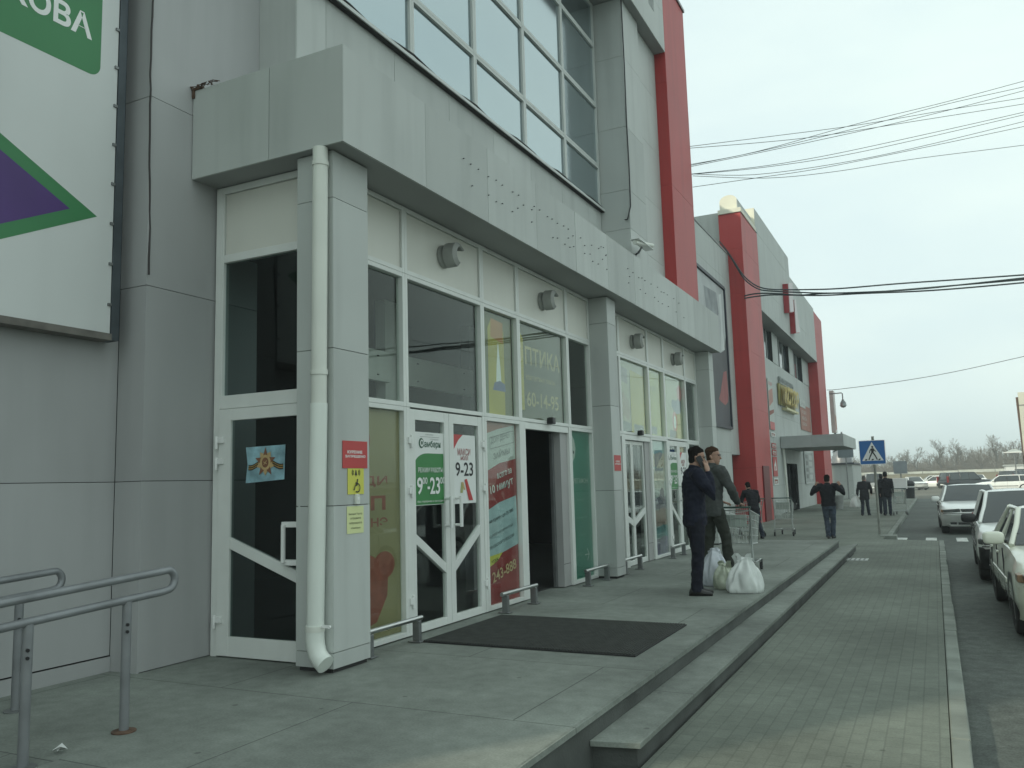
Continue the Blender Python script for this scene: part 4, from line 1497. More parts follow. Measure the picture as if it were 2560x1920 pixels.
b.box(c.x - .31, c.x + .31, base.y - .04, base.y - .02, c.z + .12, c.z + .15, STEEL)
b.box(c.x - .31, c.x + .31, base.y - .04, base.y - .02, c.z - .15, c.z - .12, STEEL)
b.build('bracket', t, 0)
b = MB()
b.box(-1.70, -1.28, 17.52, 17.98, ZS - .002, ZS + .006, mat('grate_frame', (.40, .42, .40), .6, 0, .2, 9))
for k in range(5):
    b.box(-1.685 + .082 * k, -1.655 + .082 * k, 17.56, 17.94, ZS + .006, ZS + .012, mat('grate_bar', (.16, .17, .16), .6))
tag(b.build('drain_grate', smooth=0), 'pale square drain grate in the paving at the foot of the step', 'drain')

# ---------------------------------------------------------------- overhead cables
CAB = mat('cable_black', (.03, .045, .05), .6)


def th(x, y): return 1700 + x / 2.572, 180 + y / 2.572
def r2(x, y): return 2100 + x / 3.606, 640 + y / 3.606


def cable(pts, r, label, group, ya, yb, extra):
    n = len(pts)
    P = []
    x0, x1 = pts[0][0], pts[-1][0]
    for p in pts:
        f = (p[0] - x0) / (x1 - x0)
        P.append(U(p[0], p[1], 1, ya + (yb - ya) * f))
    d = P[-1] - P[-2]
    e, q = P[-1].copy(), 0.0
    st = max(d.length, .5)
    while q < extra:
        q += st
        P.append(e + d.normalized() * q + Vector((0, 0, q * q * .003)))
    # smooth the path
    Q = []
    for i in range(len(P) - 1):
        p0, p1, p2, p3 = P[max(i - 1, 0)], P[i], P[i + 1], P[min(i + 2, len(P) - 1)]
        for k in range(5):
            s = k / 5
            Q.append(.5 * ((2 * p1) + (p2 - p0) * s + (2 * p0 - 5 * p1 + 4 * p2 - p3) * s * s + (3 * p1 - p0 - 3 * p2 + p3) * s ** 3))
    Q.append(P[-1])
    b = MB()
    b.tube(Q, r, CAB, 6)
    return tag(b.build('overhead_cable'), label, 'cable', group)


G1 = 'thick cables from the first tall red pillar across the street'
cable([k4(545, 682), k4(640, 800), k4(750, 960), k4(860, 1130), k4(970, 1240), k4(1100, 1315), k4(1300, 1348), k4(1700, 1350), k4(2200, 1335), r2(520, 250), r2(1100, 210), r2(1659, 170)], .026, 'topmost thick black cable sagging from the roof by the first tall red pillar', G1, 30.9, 29, 14)
cable([k4(590, 740), k4(700, 900), k4(850, 1150), k4(950, 1260), k4(1100, 1347), k4(1300, 1372), k4(1600, 1386), k4(2100, 1398), r2(400, 318), r2(700, 298), r2(900, 280), r2(1659, 198)], .026, 'second thick black cable sagging from the roof by the first tall red pillar', G1, 30.9, 29, 14)
cable([k4(890, 1437), k4(1000, 1412), k4(1150, 1400), k4(1400, 1408), k4(1650, 1425), k4(2000, 1402), r2(300, 325), r2(1000, 268), r2(1659, 212)], .026, 'upper thick black cable leaving the middle of the first tall red pillar', G1, 31.05, 29, 14)
cable([k4(890, 1470), k4(1080, 1440), k4(1300, 1422), k4(1800, 1430), k4(2100, 1425), r2(200, 338), r2(700, 318), r2(1100, 290), r2(1659, 240)], .026, 'lower thick black cable leaving the middle of the first tall red pillar', G1, 31.05, 29, 14)
G2 = 'thin wires from behind the upper red pillar'
tw = [(((60, 479), (600, 412), (1150, 340), (1700, 247), (2212, 165)), 'uppermost thin wire at the edge of the upper red pillar'), (((60, 490), (500, 455), (900, 412), (1500, 318), (2212, 205)), 'thin wire second from the top at the edge of the upper red pillar'),
      (((70, 594), (500, 510), (1150, 330), (1700, 195), (2212, 58)), 'thin wire that ends highest at the right edge of the sky'), (((70, 600), (600, 490), (1200, 345), (1700, 210), (2212, 95)), 'thin wire running just below the highest ending wire'),
      (((70, 608), (600, 500), (1250, 360), (1700, 252), (2212, 120)), 'lowest wire of the bundle leaving the middle of the upper red pillar edge'), (((72, 656), (500, 610), (900, 545), (1400, 440), (2212, 258)), 'fainter upper wire of the lower bundle at the upper red pillar'),
      (((72, 658), (500, 618), (1000, 545), (1500, 440), (2212, 275)), 'darker wire of the lower bundle at the upper red pillar'), (((82, 656), (480, 660), (1000, 590), (1500, 490), (2212, 318)), 'drooping wire in the lower bundle at the upper red pillar'),
      (((82, 668), (560, 682), (1000, 640), (1500, 560), (2212, 470)), 'lowest thin wire, ending lowest at the right edge of the sky'), (((82, 740), (500, 680), (900, 620), (1500, 500), (2212, 350)), 'thin wire that rises from the lowest point at the upper red pillar')]
for p, lb in tw:
    cable([th(*q) for q in p], .0065, lb, G2, 18.6, 24, 12)
cable([(2067, 975), r2(0, 1200), r2(500, 1135), r2(1000, 1050), r2(1659, 905)], .018, 'single thin wire rising to the right from the far red pillar', None, 56, 56, 20)
# ================================================================ people
SKIN = mat('skin', (.36, .21, .15), .55, 0, .08, 12)
HAIRD = mat('dark_hair', (.009, .0075, .007), .95, 0, .3, 40, bump=.8, bscale=90, spec=.1)
HAIRB = mat('brown_hair', (.05, .027, .016), .95, 0, .3, 40, bump=.8, bscale=90, spec=.1)
HAIRG = mat('grey_hair', (.12, .12, .11), .7, 0, .2, 40)
SHOE = mat('black_shoe', (.012, .012, .012), .45)
LENS = mat('spectacle_lens', (.05, .06, .06), .1)


def cloth(name, c, v=.18):
    return mat(name, c, .85, 0, v, 9, bump=.35, bscale=26, spec=.25)


def ell(c, ax, u, a, b_, n=16):
    ax = Vector(ax).normalized(); u = Vector(u); u = (u - ax * u.dot(ax)).normalized(); v = ax.cross(u)
    return [Vector(c) + u * (a * math.cos(2 * math.pi * k / n)) + v * (b_ * math.sin(2 * math.pi * k / n)) for k in range(n)]


def fuse(mb, name, parent, voxel, m, smooth_it=4, fold=0):
    """weld overlapping closed volumes into one continuous skin"""
    me = bpy.data.meshes.new('tmp')
    me.from_pydata(mb.v, [], mb.f)
    o = bpy.data.objects.new('tmp', me); COL.objects.link(o)
    r = o.modifiers.new('r', 'REMESH'); r.mode = 'VOXEL'; r.voxel_size = voxel
    s = o.modifiers.new('s', 'SMOOTH'); s.factor = .5; s.iterations = smooth_it
    res = bpy.data.meshes.new_from_object(o.evaluated_get(bpy.context.evaluated_depsgraph_get()))
    bpy.data.objects.remove(o); bpy.data.meshes.remove(me)
    c = MB()
    if fold:
        c.v = []
        for v in res.vertices:
            p = v.co
            q = noise.noise(Vector((p.x * 9 + p.z * 5, p.y * 9 - p.z * 4, p.z * 13))) + .6 * noise.noise(Vector((p.x * 20 - p.z * 12, p.y * 20, p.z * 26 + p.x * 10)))
            c.v.append(tuple(p + v.normal * (fold * q)))
    else:
        c.v = [tuple(v.co) for v in res.vertices]
    c.f = [tuple(p.vertices) for p in res.polygons]
    c.m = [0] * len(c.f); c.mats = [m]
    bpy.data.meshes.remove(res)
    return c.build(name, parent, smooth=80)


def hand(mb, w_, d, nrm, side, curl=.35, spread=.22):
    """palm, four fingers and a thumb; d = pointing direction, nrm = back of the hand, side = thumb side"""
    d = Vector(d).normalized(); nrm = Vector(nrm); nrm = (nrm - d * nrm.dot(d)).normalized(); s = Vector(side); s = (s - d * s.dot(d) - nrm * s.dot(nrm)).normalized()
    w_ = Vector(w_)
    mb.loft([ell(w_ - d * .03, d, s, .027, .022), ell(w_ + d * .01, d, s, .03, .02), ell(w_ + d * .05, d, s, .041, .017), ell(w_ + d * .088, d, s, .040, .014), ell(w_ + d * .096, d, s, .034, .010)], SKIN)
    for k, ln in enumerate((.068, .077, .072, .056)):
        off = .031 - .0205 * k
        p = w_ + d * .082 + s * off
        dr = (d + s * (off / .03) * spread).normalized()
        a1, a2 = curl * .6, curl * 1.4
        q1 = p + dr * ln * .45
        d2 = (dr * math.cos(a1) - nrm * math.sin(a1))
        q2 = q1 + d2 * ln * .33
        d3 = (dr * math.cos(a2) - nrm * math.sin(a2))
        q3 = q2 + d3 * ln * .27
        mb.tube([p - dr * .012, p, q1, q2, q3], [.009, .0095, .009, .0082, .0065], SKIN, 8)
    p = w_ + d * .022 + s * .026
    mb.tube([p, p + s * .024 + d * .022 - nrm * .006, p + s * .034 + d * .05 - nrm * .014, p + s * .036 + d * .072 - nrm * .02], [.014, .0125, .0105, .008], SKIN, 8)


HEADR = [(-.122, .050, .018, .018), (-.112, .046, .034, .034), (-.085, .026, .052, .062), (-.05, .014, .063, .078), (-.015, .006, .069, .088), (.02, .0, .074, .094), (.055, -.004, .075, .096), (.085, -.008, .068, .088), (.108, -.012, .05, .066), (.122, -.014, .024, .034)]


def person(label, loc, rz, H, jc, tc_, hair, lean=0, yaw=0, nod=0, arms=None, legs=None, hemz=.80, glasses=False, voxel=.012, hands=True, group=None, cap=None, bald=False, collar=None, broad=1.0):
    k = H / 1.75
    sc = Matrix.Scale(k, 4)
    t = thing('person', label, 'person', (0, 0, 0), group)
    A = dict(Ls=(-.19, 0, 1.43), Le=(-.235, -.03, 1.15), Lw=(-.235, .06, .90), Rs=(.19, 0, 1.43), Re=(.235, -.03, 1.15), Rw=(.235, .06, .90), Ld=None, Rd=None)
    A.update(arms or {})
    G = dict(Lh=(-.09, 0, .90), Lk=(-.10, .02, .49), La=(-.10, -.02, .085), Rh=(.09, 0, .90), Rk=(.10, .02, .49), Ra=(.10, -.02, .085), Lf=(-.15, 1, 0), Rf=(.15, 1, 0))
    G.update(legs or {})

    def sp(z):           # spine curve
        return lean * max(0, z - .92) * (1 + .5 * max(0, z - 1.2))

    def tor(mb, g, z0):
        rows = [(z0, .168, .122), (.92, .172, .125), (1.02, .158, .116), (1.12, .158, .116), (1.24, .178, .126), (1.34, .190, .126), (1.42, .182, .108), (1.47, .12, .082), (1.50, .075, .070)]
        mb.loft([ell((0, sp(z) - .005, z), (0, 0, 1), (1, 0, 0), (a + g) * broad, b_ + g) for z, a, b_ in rows], SKIN)

    def arm(mb, s, g, r=(.075, .062, .050, .045, .034)):
        S_, E_, W_ = Vector(A[s + 's']), Vector(A[s + 'e']), Vector(A[s + 'w'])
        S_ = S_ + Vector((0, sp(S_.z), 0)); E_ = E_ + Vector((0, sp(1.43), 0)); W_ = W_ + Vector((0, sp(1.43), 0))
        S0 = Vector((S_.x * .55, S_.y, S_.z + .0))
        mb.tube([S0, S_, S_.lerp(E_, .5), E_, E_.lerp(W_, .5), W_], [r[0] + g, r[0] + g, r[1] + g, r[2] + g, r[3] + g, r[4] + g], SKIN, 12)
        return E_, W_
    # body
    mb = MB(); mb.M = sc
    tor(mb, -.012, .86)
    hc = Vector((0, sp(1.62) + .035 + lean * .04, 1.635 - abs(lean) * .06))
    mb.tube([(0, sp(1.42) - .01, 1.42), (0, sp(1.5), 1.50), (hc.x, hc.y - .025, hc.z - .06)], [.075, .060, .058], SKIN, 14)
    ca, sa = math.cos(yaw), math.sin(yaw)

    def hp(x, y, z):      # head space to body space
        y2 = y * math.cos(nod) + z * math.sin(nod); z2 = -y * math.sin(nod) + z * math.cos(nod)
        return Vector((hc.x + x * ca - y2 * sa, hc.y + x * sa + y2 * ca, hc.z + z2))

    def hring(z, yc, a, b_, n=20):
        return [hp(a * math.cos(2 * math.pi * q / n), yc + b_ * math.sin(2 * math.pi * q / n), z) for q in range(n)]
    mb.loft([hring(*r_) for r_ in HEADR], SKIN)
    mb.tube([hp(0, .078, .022), hp(0, .100, -.008), hp(0, .112, -.030), hp(0, .088, -.042)], [.008, .011, .015, .010], SKIN, 8)
    mb.tube([hp(-.022, .083, -.068), hp(0, .092, -.068), hp(.022, .083, -.068)], .008, SKIN, 6)
    mb.tube([hp(-.045, .080, .034), hp(0, .092, .036), hp(.045, .080, .034)], .010, SKIN, 6)
    for s in (-1, 1):
        mb.tube([hp(s * .070, -.012, -.038), hp(s * .082, -.016, -.012), hp(s * .082, -.022, .016)], [.010, .017, .012], SKIN, 8)
    for s in 'LR':
        E_, W_ = arm(mb, s, -.006)
        d = Vector(A[s + 'd'][0]) if A[s + 'd'] else (W_ - E_)
        nr = A[s + 'd'][1] if A[s + 'd'] else ((-1 if s == 'L' else 1), 0, 0)
        sd = A[s + 'd'][2] if A[s + 'd'] else (0, 1, 0)
        cu = A[s + 'd'][3] if A[s + 'd'] else .5
        hand(mb, W_, d, nr, sd, cu)
        Hh, K_, An = (Vector(G[s + q]) for q in 'hka')
        mb.tube([Hh, K_, An], [.085, .055, .038], SKIN, 10)
    fuse(mb, 'body', t, voxel * (.62 if voxel < .01 else .8), SKIN, 3)
    # jacket
    mb = MB(); mb.M = sc
    tor(mb, .016, hemz)
    for s in 'LR':
        arm(mb, s, .016)
    mb.loft([ell((0, sp(1.44), 1.44), (0, 0, 1), (1, 0, 0), .10, .095), ell((0, sp(1.50) + .008, 1.505), (0, .1, 1), (1, 0, 0), .078, .078), ell((0, sp(1.53) + .015, 1.54), (0, .2, 1), (1, 0, 0), .074, .074)], SKIN)
    if hemz > .7:
        mb.loft([ell((0, 0, hemz - .01), (0, 0, 1), (1, 0, 0), .182 * broad, .138), ell((0, 0, hemz + .05), (0, 0, 1), (1, 0, 0), .184 * broad, .140)], SKIN)
    j = fuse(mb, 'jacket', t, voxel, jc, 3, .011)
    # trousers
    mb = MB(); mb.M = sc
    mb.loft([ell((0, 0, .80), (0, 0, 1), (1, 0, 0), .155, .120), ell((0, 0, .90), (0, 0, 1), (1, 0, 0), .168, .124), ell((0, 0, .98), (0, 0, 1), (1, 0, 0), .155, .115)], SKIN)
    for s in 'LR':
        Hh, K_, An = (Vector(G[s + q]) for q in 'hka')
        mb.tube([Hh + Vector((0, 0, .02)), Hh.lerp(K_, .35), K_, K_.lerp(An, .5), An.lerp(K_, .08), An + Vector((0, .01, -.045))], [.098, .094, .073, .070, .064, .070], SKIN, 14)
    fuse(mb, 'trousers', t, voxel, tc_, 3, .010)
    for s in 'LR':
        An = Vector(G[s + 'a']); f = Vector(G[s + 'f']).normalized(); sd = f.cross(Vector((0, 0, 1)))
        b = MB(); b.M = sc
        z0 = An.z - .085
        rg = []
        for q, wd, hh in ((-.085, .022, .05), (-.07, .034, .085), (0, .042, .10), (.06, .045, .08), (.12, .048, .06), (.165, .040, .05), (.19, .016, .035)):
            c = An + f * q; c.z = z0
            rg.append([c + sd * (wd * math.cos(a)) + Vector((0, 0, hh * .5 + hh * .5 * math.sin(a))) for a in [2 * math.pi * i / 12 for i in range(12)]])
        b.loft(rg, SHOE)
        b.build('shoe', t)
    # hair / cap
    b = MB(); b.M = sc
    if not bald:
        rows = [(-.070, -.048, .050, .034), (-.048, -.046, .066, .042), (-.026, -.042, .072, .049), (-.006, -.036, .0755, .056), (.014, -.030, .0772, .063), (.032, -.025, .0785, .074), (.048, -.020, .0795, .082), (.062, -.016, .080, .090), (.076, -.013, .0785, .096), (.092, -.012, .074, .094), (.107, -.012, .066, .085), (.121, -.013, .053, .069), (.131, -.014, .037, .049), (.138, -.014, .020, .028), (.141, -.014, .004, .006)]
        rgs = []
        for r_ in rows:
            rg = hring(*r_, 36)
            c_ = hp(0, r_[1], r_[0])
            rgs.append([c_ + (p - c_) * (1 + .05 * noise.noise(p * 30) + .03 * noise.noise(p * 90)) + Vector((0, 0, .010 * noise.noise(p * 45))) for p in rg])
        b.loft(rgs, hair)
        b.build('hair', t)
    if cap:
        b = MB(); b.M = sc
        b.loft([hring(*r_, 22) for r_ in [(.03, -.006, .086, .106), (.06, -.006, .088, .108), (.11, -.01, .080, .10), (.145, -.012, .05, .06), (.15, -.012, .01, .01)]], cap)
        b.loft([[hp(x, .085 + .075 * (1 - (x / .08) ** 2) * f_, .036 - .01 * f_) for x in [-.08 + .016 * i for i in range(11)]] for f_ in (0, .5, 1)], cap, cap=False, closed=False)
        b.build('cap', t)
    for s in (-1, 1):
        b = MB(); b.M = sc
        b.ball(hp(s * .031, .083, .014), .0105, INK, 10, 6)
        b.build('eye', t)
    if glasses:
        b = MB(); b.M = sc
        for s in (-1, 1):
            b.tube([hp(s * .034 + .024 * math.cos(a), .101, .012 + .017 * math.sin(a)) for a in [2 * math.pi * q / 14 for q in range(15)]], (.0017), INK, 5)
            b.tube([hp(s * .058, .100, .018), hp(s * .079, .06, .02), hp(s * .083, -.01, .016)], (.0017), INK, 5)
        b.tube([hp(-.010, .103, .016), hp(.010, .103, .016)], (.0017), INK, 5)
        b.build('glasses', t)
    t.location = loc
    t.rotation_euler = (0, 0, rz)
    t['_k'] = k
    del t['_k']
    return t, hp, sc


def facing(dx, dy):
    return math.atan2(-dx, dy)


NAVY = cloth('navy_cloth', (.010, .012, .026))
NAVT = cloth('navy_trousers', (.008, .009, .018))
GJ = cloth('grey_green_jacket', (.060, .066, .064))
OLT = cloth('olive_trousers', (.030, .034, .027))
BLK = cloth('black_cloth', (.010, .010, .014))
JEAN = cloth('blue_jeans', (.045, .060, .085), .3)
DJEAN = cloth('dark_jeans', (.022, .028, .042), .3)
COAT = cloth('charcoal_coat', (.020, .021, .025))

m1 = U(1748, 1487, 2, 0)
t, hp, sc = person('man in navy jacket and trousers with glasses, holding a phone to his ear', m1, facing(.90, .44), 1.735, NAVY, NAVT, HAIRD, lean=.02, yaw=R(-4), nod=R(8),
                   arms=dict(Re=(.235, .165, 1.175), Rw=(.150, .135, 1.455), Rd=((-.18, -.10, 1), (.75, .65, .1), (-.7, .5, .2), .28), Le=(-.23, .0, 1.14), Lw=(-.20, .03, .90)),
                   legs=dict(Lk=(-.085, .02, .49), La=(-.085, .0, .085), Rk=(.085, .0, .49), Ra=(.085, -.05, .085), Lf=(-.05, 1, 0), Rf=(.22, 1, 0)), hemz=.83, glasses=True, voxel=.0095)
ph = MB()
c = hp(.098, .045, -.045)
d = (hp(.100, -.015, .045) - hp(.105, .085, -.10)).normalized(); s_ = Vector((1, 0, 0)); s_ = (s_ - d * s_.dot(d)).normalized(); f_ = d.cross(s_)
vs = [c + d * a * .072 + f_ * q * .034 + s_ * e * .005 for e in (-1, 1) for a, q in ((-1, -1), (1, -1), (1, 1), (-1, 1))]
ph.add([t_ * (1.735 / 1.75) for t_ in vs], [(0, 1, 2, 3), (7, 6, 5, 4), (0, 4, 5, 1), (1, 5, 6, 2), (2, 6, 7, 3), (3, 7, 4, 0)], BLACK)
po = ph.build('mobile_phone', bevel=.003)
rz1 = facing(.90, .44)
pl = po.location.copy()
po.location = m1 + Matrix.Rotation(rz1, 3, 'Z') @ pl
po.rotation_euler = (0, 0, rz1)
tag(po, 'black mobile phone held at the ear of the man in navy', 'phone')

person('brown haired man with glasses in a grey green jacket, one hand on a trolley', Vector((-2.87, 12.05, 0)), facing(.62, .78), 1.80, GJ, OLT, HAIRB, lean=.02, yaw=R(-48),
       arms=dict(Re=(.275, .10, 1.18), Rw=(.13, .32, .985), Rd=((-.3, .9, -.25), (.1, .2, 1), (-1, 0, 0), .9), Le=(-.25, .04, 1.15), Lw=(-.14, .25, 1.0), Ld=((.3, .9, -.25), (0, .2, 1), (1, 0, 0), .9)),
       legs=dict(Rk=(.11, .12, .50), Ra=(.14, .12, .085), Rf=(.3, 1, 0), La=(-.10, -.10, .085), Lk=(-.10, -.0, .49)), hemz=.82, glasses=True, voxel=.0095)
person('stooping person in a black jacket bent over a trolley by the red pillar', Vector((-4.45, 23.4, ZS)), facing(-.55, .83), 1.52, BLK, DJEAN, HAIRD, lean=.40, nod=R(25),
       arms=dict(Le=(-.26, .12, 1.16), Lw=(-.20, .36, 1.02), Re=(.28, .06, 1.14), Rw=(.2, .33, 1.0)), legs=dict(Ra=(.16, -.16, .085), Rk=(.12, .0, .49)), hemz=.80)
person('man in black jacket and blue jeans walking away with both hands raised to his shoulders', Vector((-2.56, 23.56, ZS)), facing(.05, 1), 1.64, BLK, JEAN, HAIRD, nod=R(6),
       arms=dict(Ls=(-.21, 0, 1.45), Rs=(.21, 0, 1.45), Le=(-.44, -.02, 1.24), Lw=(-.34, .10, 1.46), Re=(.44, -.02, 1.24), Rw=(.34, .10, 1.46), Ld=((.5, .1, .8), (-.3, -1, 0), (.8, 0, -.5), .9), Rd=((-.5, .1, .8), (.3, -1, 0), (-.8, 0, -.5), .9)),
       legs=dict(La=(-.05, -.05, .085), Lk=(-.085, .05, .49), Ra=(.05, .09, .085), Rk=(.09, .06, .49), Lf=(-.1, 1, 0), Rf=(.1, 1, 0)), hemz=.90, broad=1.08)
person('grey haired person in a charcoal coat walking away with a white bag', Vector((-2.6, 36.7, ZS)), facing(.12, 1), 1.58, COAT, DJEAN, HAIRG, lean=.12, nod=R(15),
       arms=dict(Le=(-.28, -.02, 1.14), Lw=(-.32, .02, .86), Re=(.27, .05, 1.14), Rw=(.24, .2, .98)), legs=dict(La=(-.11, -.14, .085), Ra=(.11, .14, .085)), hemz=.70, broad=1.1)
p6, _, _ = person('man with a flat cap and dark jacket beside the tall white trolley load', Vector((-1.78, 36.6, ZS)), facing(-.05, 1), 1.70, BLK, DJEAN, HAIRD, cap=COAT, hemz=.76, broad=1.1)
p7 = dup(p6, Vector((-2.02, 38.2, ZS)), facing(.1, 1), 'person in dark clothes half hidden behind the crossing sign pole', scale=.95)


# ================================================================ carrier bags
def bag(label, loc, w_, d, h, m, seed, handles=True, rz=0, slump=1.0):
    rnd = random.Random(seed)
    ph_ = [rnd.uniform(0, 6.28) for _ in range(8)]
    b = MB()
    n = 72
    rings = []
    prof = [(0, .86), (.015, 1.0), (.10, 1.08), (.25, 1.08), (.42, 1.03), (.58, .93), (.72, .76), (.84, .56), (.93, .42), (1.0, .44)]
    fine = []
    for i in range(len(prof) - 1):
        for q in (0, .34, .67):
            fine.append((prof[i][0] + (prof[i + 1][0] - prof[i][0]) * q, prof[i][1] + (prof[i + 1][1] - prof[i][1]) * (q * q * (3 - 2 * q) * .5 + q * .5)))
    fine.append(prof[-1])
    for f, r in fine:
        rg = []
        for k in range(n):
            a = 2 * math.pi * k / n
            wr = 1 + (.05 + .10 * f) * math.sin(5 * a + ph_[0] + 2 * f) + (.05 + .12 * f * f) * math.sin(9 * a + ph_[1] - 3 * f) + .05 * math.sin(3 * a + ph_[2] + 7 * f) + .035 * math.sin(13 * a + ph_[6] + 9 * f)
            x = math.copysign(abs(math.cos(a)) ** .75, math.cos(a)) * w_ / 2 * r * wr
            y = math.copysign(abs(math.sin(a)) ** .75, math.sin(a)) * d / 2 * (r ** 1.25) * wr
            z = h * f * (1 + (.05 * math.sin(2 * a + ph_[3]) if f > .5 else 0)) + (.012 * math.sin(7 * a + ph_[4]) if .02 < f < .9 else 0)
            rg.append((x + slump * .05 * f * math.sin(ph_[5]), y, max(z, .002)))
        rings.append(rg)
    b.loft(rings, m)
    t = b.build('carrier_bag', smooth=100)
    bz = WL[t.name].copy()
    if handles:
        for s in (-1, 1):
            hb = MB()
            pts = [(s * w_ * .20, d * .05, h * .88), (s * w_ * .25 - .02, d * .03, h * 1.06), (s * w_ * .20, 0, h * 1.16), (s * w_ * .12, -d * .04, h * 1.07), (s * w_ * .13, -d * .08, h * .90)]
            L_, R_ = [], []
            for p in pts:
                L_.append((p[0] - .022, p[1], p[2])); R_.append((p[0] + .022, p[1] + .008, p[2]))
            hb.loft([L_, R_], m, cap=False, closed=False)
            hb.loft([R_, L_], m, cap=False, closed=False)
            hb.build('handle', t, smooth=60)
    t.location = Vector(loc)
    t.rotation_euler = (0, 0, rz)
    return tag(t, label, 'bag', 'white carrier bags')


BAGW = mat('white_plastic_bag', (.66, .69, .67), .32, 0, .06, 6, bump=.5, bscale=14)
BAGL = mat('lilac_plastic_bag', (.52, .55, .60), .32, 0, .08, 6, bump=.5, bscale=14)
BAGG = mat('full_plastic_bag', (.44, .48, .38), .35, 0, .22, 14, bump=.6, bscale=18)
v = U(1864, 1481, 2, 0)
bag('white carrier bag with upright handles, nearest the platform edge', v, .37, .27, .40, BAGW, 3, True, R(8))
v = U(1812, 1474, 2, 0)
bag('small pale green tinted carrier bag squeezed between the two larger white bags', v + Vector((0, .06, 0)), .26, .22, .30, BAGG, 5, True, R(-10))
v = U(1782, 1466, 2, 0)
bag('tall bluish white carrier bag behind the feet of the man in navy', v + Vector((.02, .1, 0)), .31, .25, .46, BAGL, 9, False, R(20))
v = Vector((-2.98, 36.72, .06))
bag('white carrier bag hanging from the hand of the grey haired person', v + Vector((0, 0, .0)), .34, .18, .46, BAGW, 12, True, 0)

# ================================================================ trolleys
WIRE = mat('trolley_wire', (.50, .53, .51), .35, .7, .1, 10)
TUBE = mat('trolley_tube', (.42, .45, .44), .35, .7, .1, 10)
HNDL = mat('trolley_handle', (.05, .10, .08), .5)


def trolley(label, loc, rz, boxed=False):
    t = thing('shopping_trolley', label, 'trolley', (0, 0, 0), 'wire shopping trolleys')
    wb, wt, y0, y1 = .19, .25, -.40, .45          # rear (handle) at -Y
    zt0, zt1, zb0, zb1 = 1.0, .88, .48, .44
    b = MB()

    def side(s, f, g):   # f along length 0..1, g up 0..1
        zt = zt0 + (zt1 - zt0) * f; zb = zb0 + (zb1 - zb0) * f
        tap = 1 - .28 * f
        return Vector((s * (wb + (wt - wb) * g) * tap, y0 + .05 * (1 - g) + (y1 - y0 - .1 * (1 - g)) * f, zb + (zt - zb) * g))
    r = .0055
    for s in (-1, 1):
        for k in range(12):
            b.tube([side(s, k / 11, 0), side(s, k / 11, 1)], r, WIRE, 5)
        for g in (0, .25, .5, .75, 1):
            b.tube([side(s, 0, g), side(s, 1, g)], r if g < 1 else .008, WIRE, 5)
    for k in range(7):
        u = -1 + 2 * k / 6
        for f in (0, 1):
            p, q = side(1, f, 0), side(1, f, 1)
            b.tube([(p.x * u, p.y, p.z), (q.x * u, q.y, q.z)], r, WIRE, 5)
        p, q = side(1, 0, 0), side(1, 1, 0)
        b.tube([(p.x * u, p.y, p.z), (q.x * u, q.y, q.z)], r, WIRE, 5)
    for g in (0, .25, .5, .75, 1):
        for f in (0, 1):
            p = side(1, f, g)
            b.tube([(-p.x, p.y, p.z), (p.x, p.y, p.z)], r if g < 1 else .008, WIRE, 5)
    for k in range(1, 10):
        p = side(1, k / 10, 0)
        b.tube([(-p.x, p.y, p.z), (p.x, p.y, p.z)], r, WIRE, 5)
    b.build('basket', t)
    b = MB()
    for s in (-1, 1):
        b.tube([(s * .25, -.44, 1.04), (s * .235, -.36, .80), (s * .23, -.34, .45), (s * .25, -.38, .20), (s * .24, -.2, .17), (s * .17, .40, .17)], .012, TUBE, 8)
        b.tube([(s * .235, -.34, .47), (s * .16, .30, .44)], .010, TUBE, 8)
        b.tube([(s * .17, .40, .17), (s * .17, .44, .12)], .010, TUBE, 8)
    for y, xx, z in ((-.2, .24, .17), (.1, .205, .17), (.40, .17, .17), (-.38, .25, .20)):
        b.tube([(-xx, y, z), (xx, y, z)], .009, TUBE, 8)
    b.build('frame', t)
    b = MB()
    b.tube([(-.27, -.45, 1.05), (.27, -.45, 1.05)], .016, HNDL, 10)
    b.build('handle', t)
    b = MB()
    b.box(-.18, .18, -.38, -.365, .74, .93, mat('trolley_flap', (.40, .46, .42), .5))
    b.build('child_seat', t, bevel=.005)
    for x, y in ((-.25, -.38), (.25, -.38), (-.17, .42), (.17, .42)):
        b = MB()
        b.tube([(x - .015, y, .062), (x + .015, y, .062)], .062, DARK, 14)
        w_ = b.build('wheel', t)
        b = MB()
        b.box(x - .024, x - .018, y - .02, y + .02, .05, .16, STEEL)
        b.box(x + .018, x + .024, y - .02, y + .02, .05, .16, STEEL)
        b.box(x - .024, x + .024, y - .02, y + .02, .15, .165, STEEL)
        b.build('fork', w_, 0)
    t.location = Vector(loc)
    t.rotation_euler = (0, 0, rz)
    return t


tr = trolley('wire shopping trolley beside the man in the grey green jacket', (-2.60, 12.68, 0), facing(.06, 1))
tr.scale = (.9, .9, .9)
dup(tr, (-3.86, 24.75, ZS), facing(.0, 1), scale=1.0, label='empty wire shopping trolley standing alone in front of the red pillar')
dup(tr, (-4.80, 24.05, ZS), facing(-.8, .5), scale=1.0, label='wire shopping trolley under the hands of the stooping person')
dup(tr, (-1.32, 37.0, ZS), facing(.0, 1), scale=1.0, label='wire shopping trolley loaded with a white carton beside the man in the cap')
b = MB()
b.box(-1.60, -1.02, 36.6, 37.3, .76, 1.18, WHITE)
b.box(-1.605, -1.015, 36.9, 36.96, .76, 1.185, mat('tape', (.45, .40, .28), .4))
tag(b.build('carton', bevel=.01), 'large white carton on top of a wire trolley far along the pavement', 'carton')
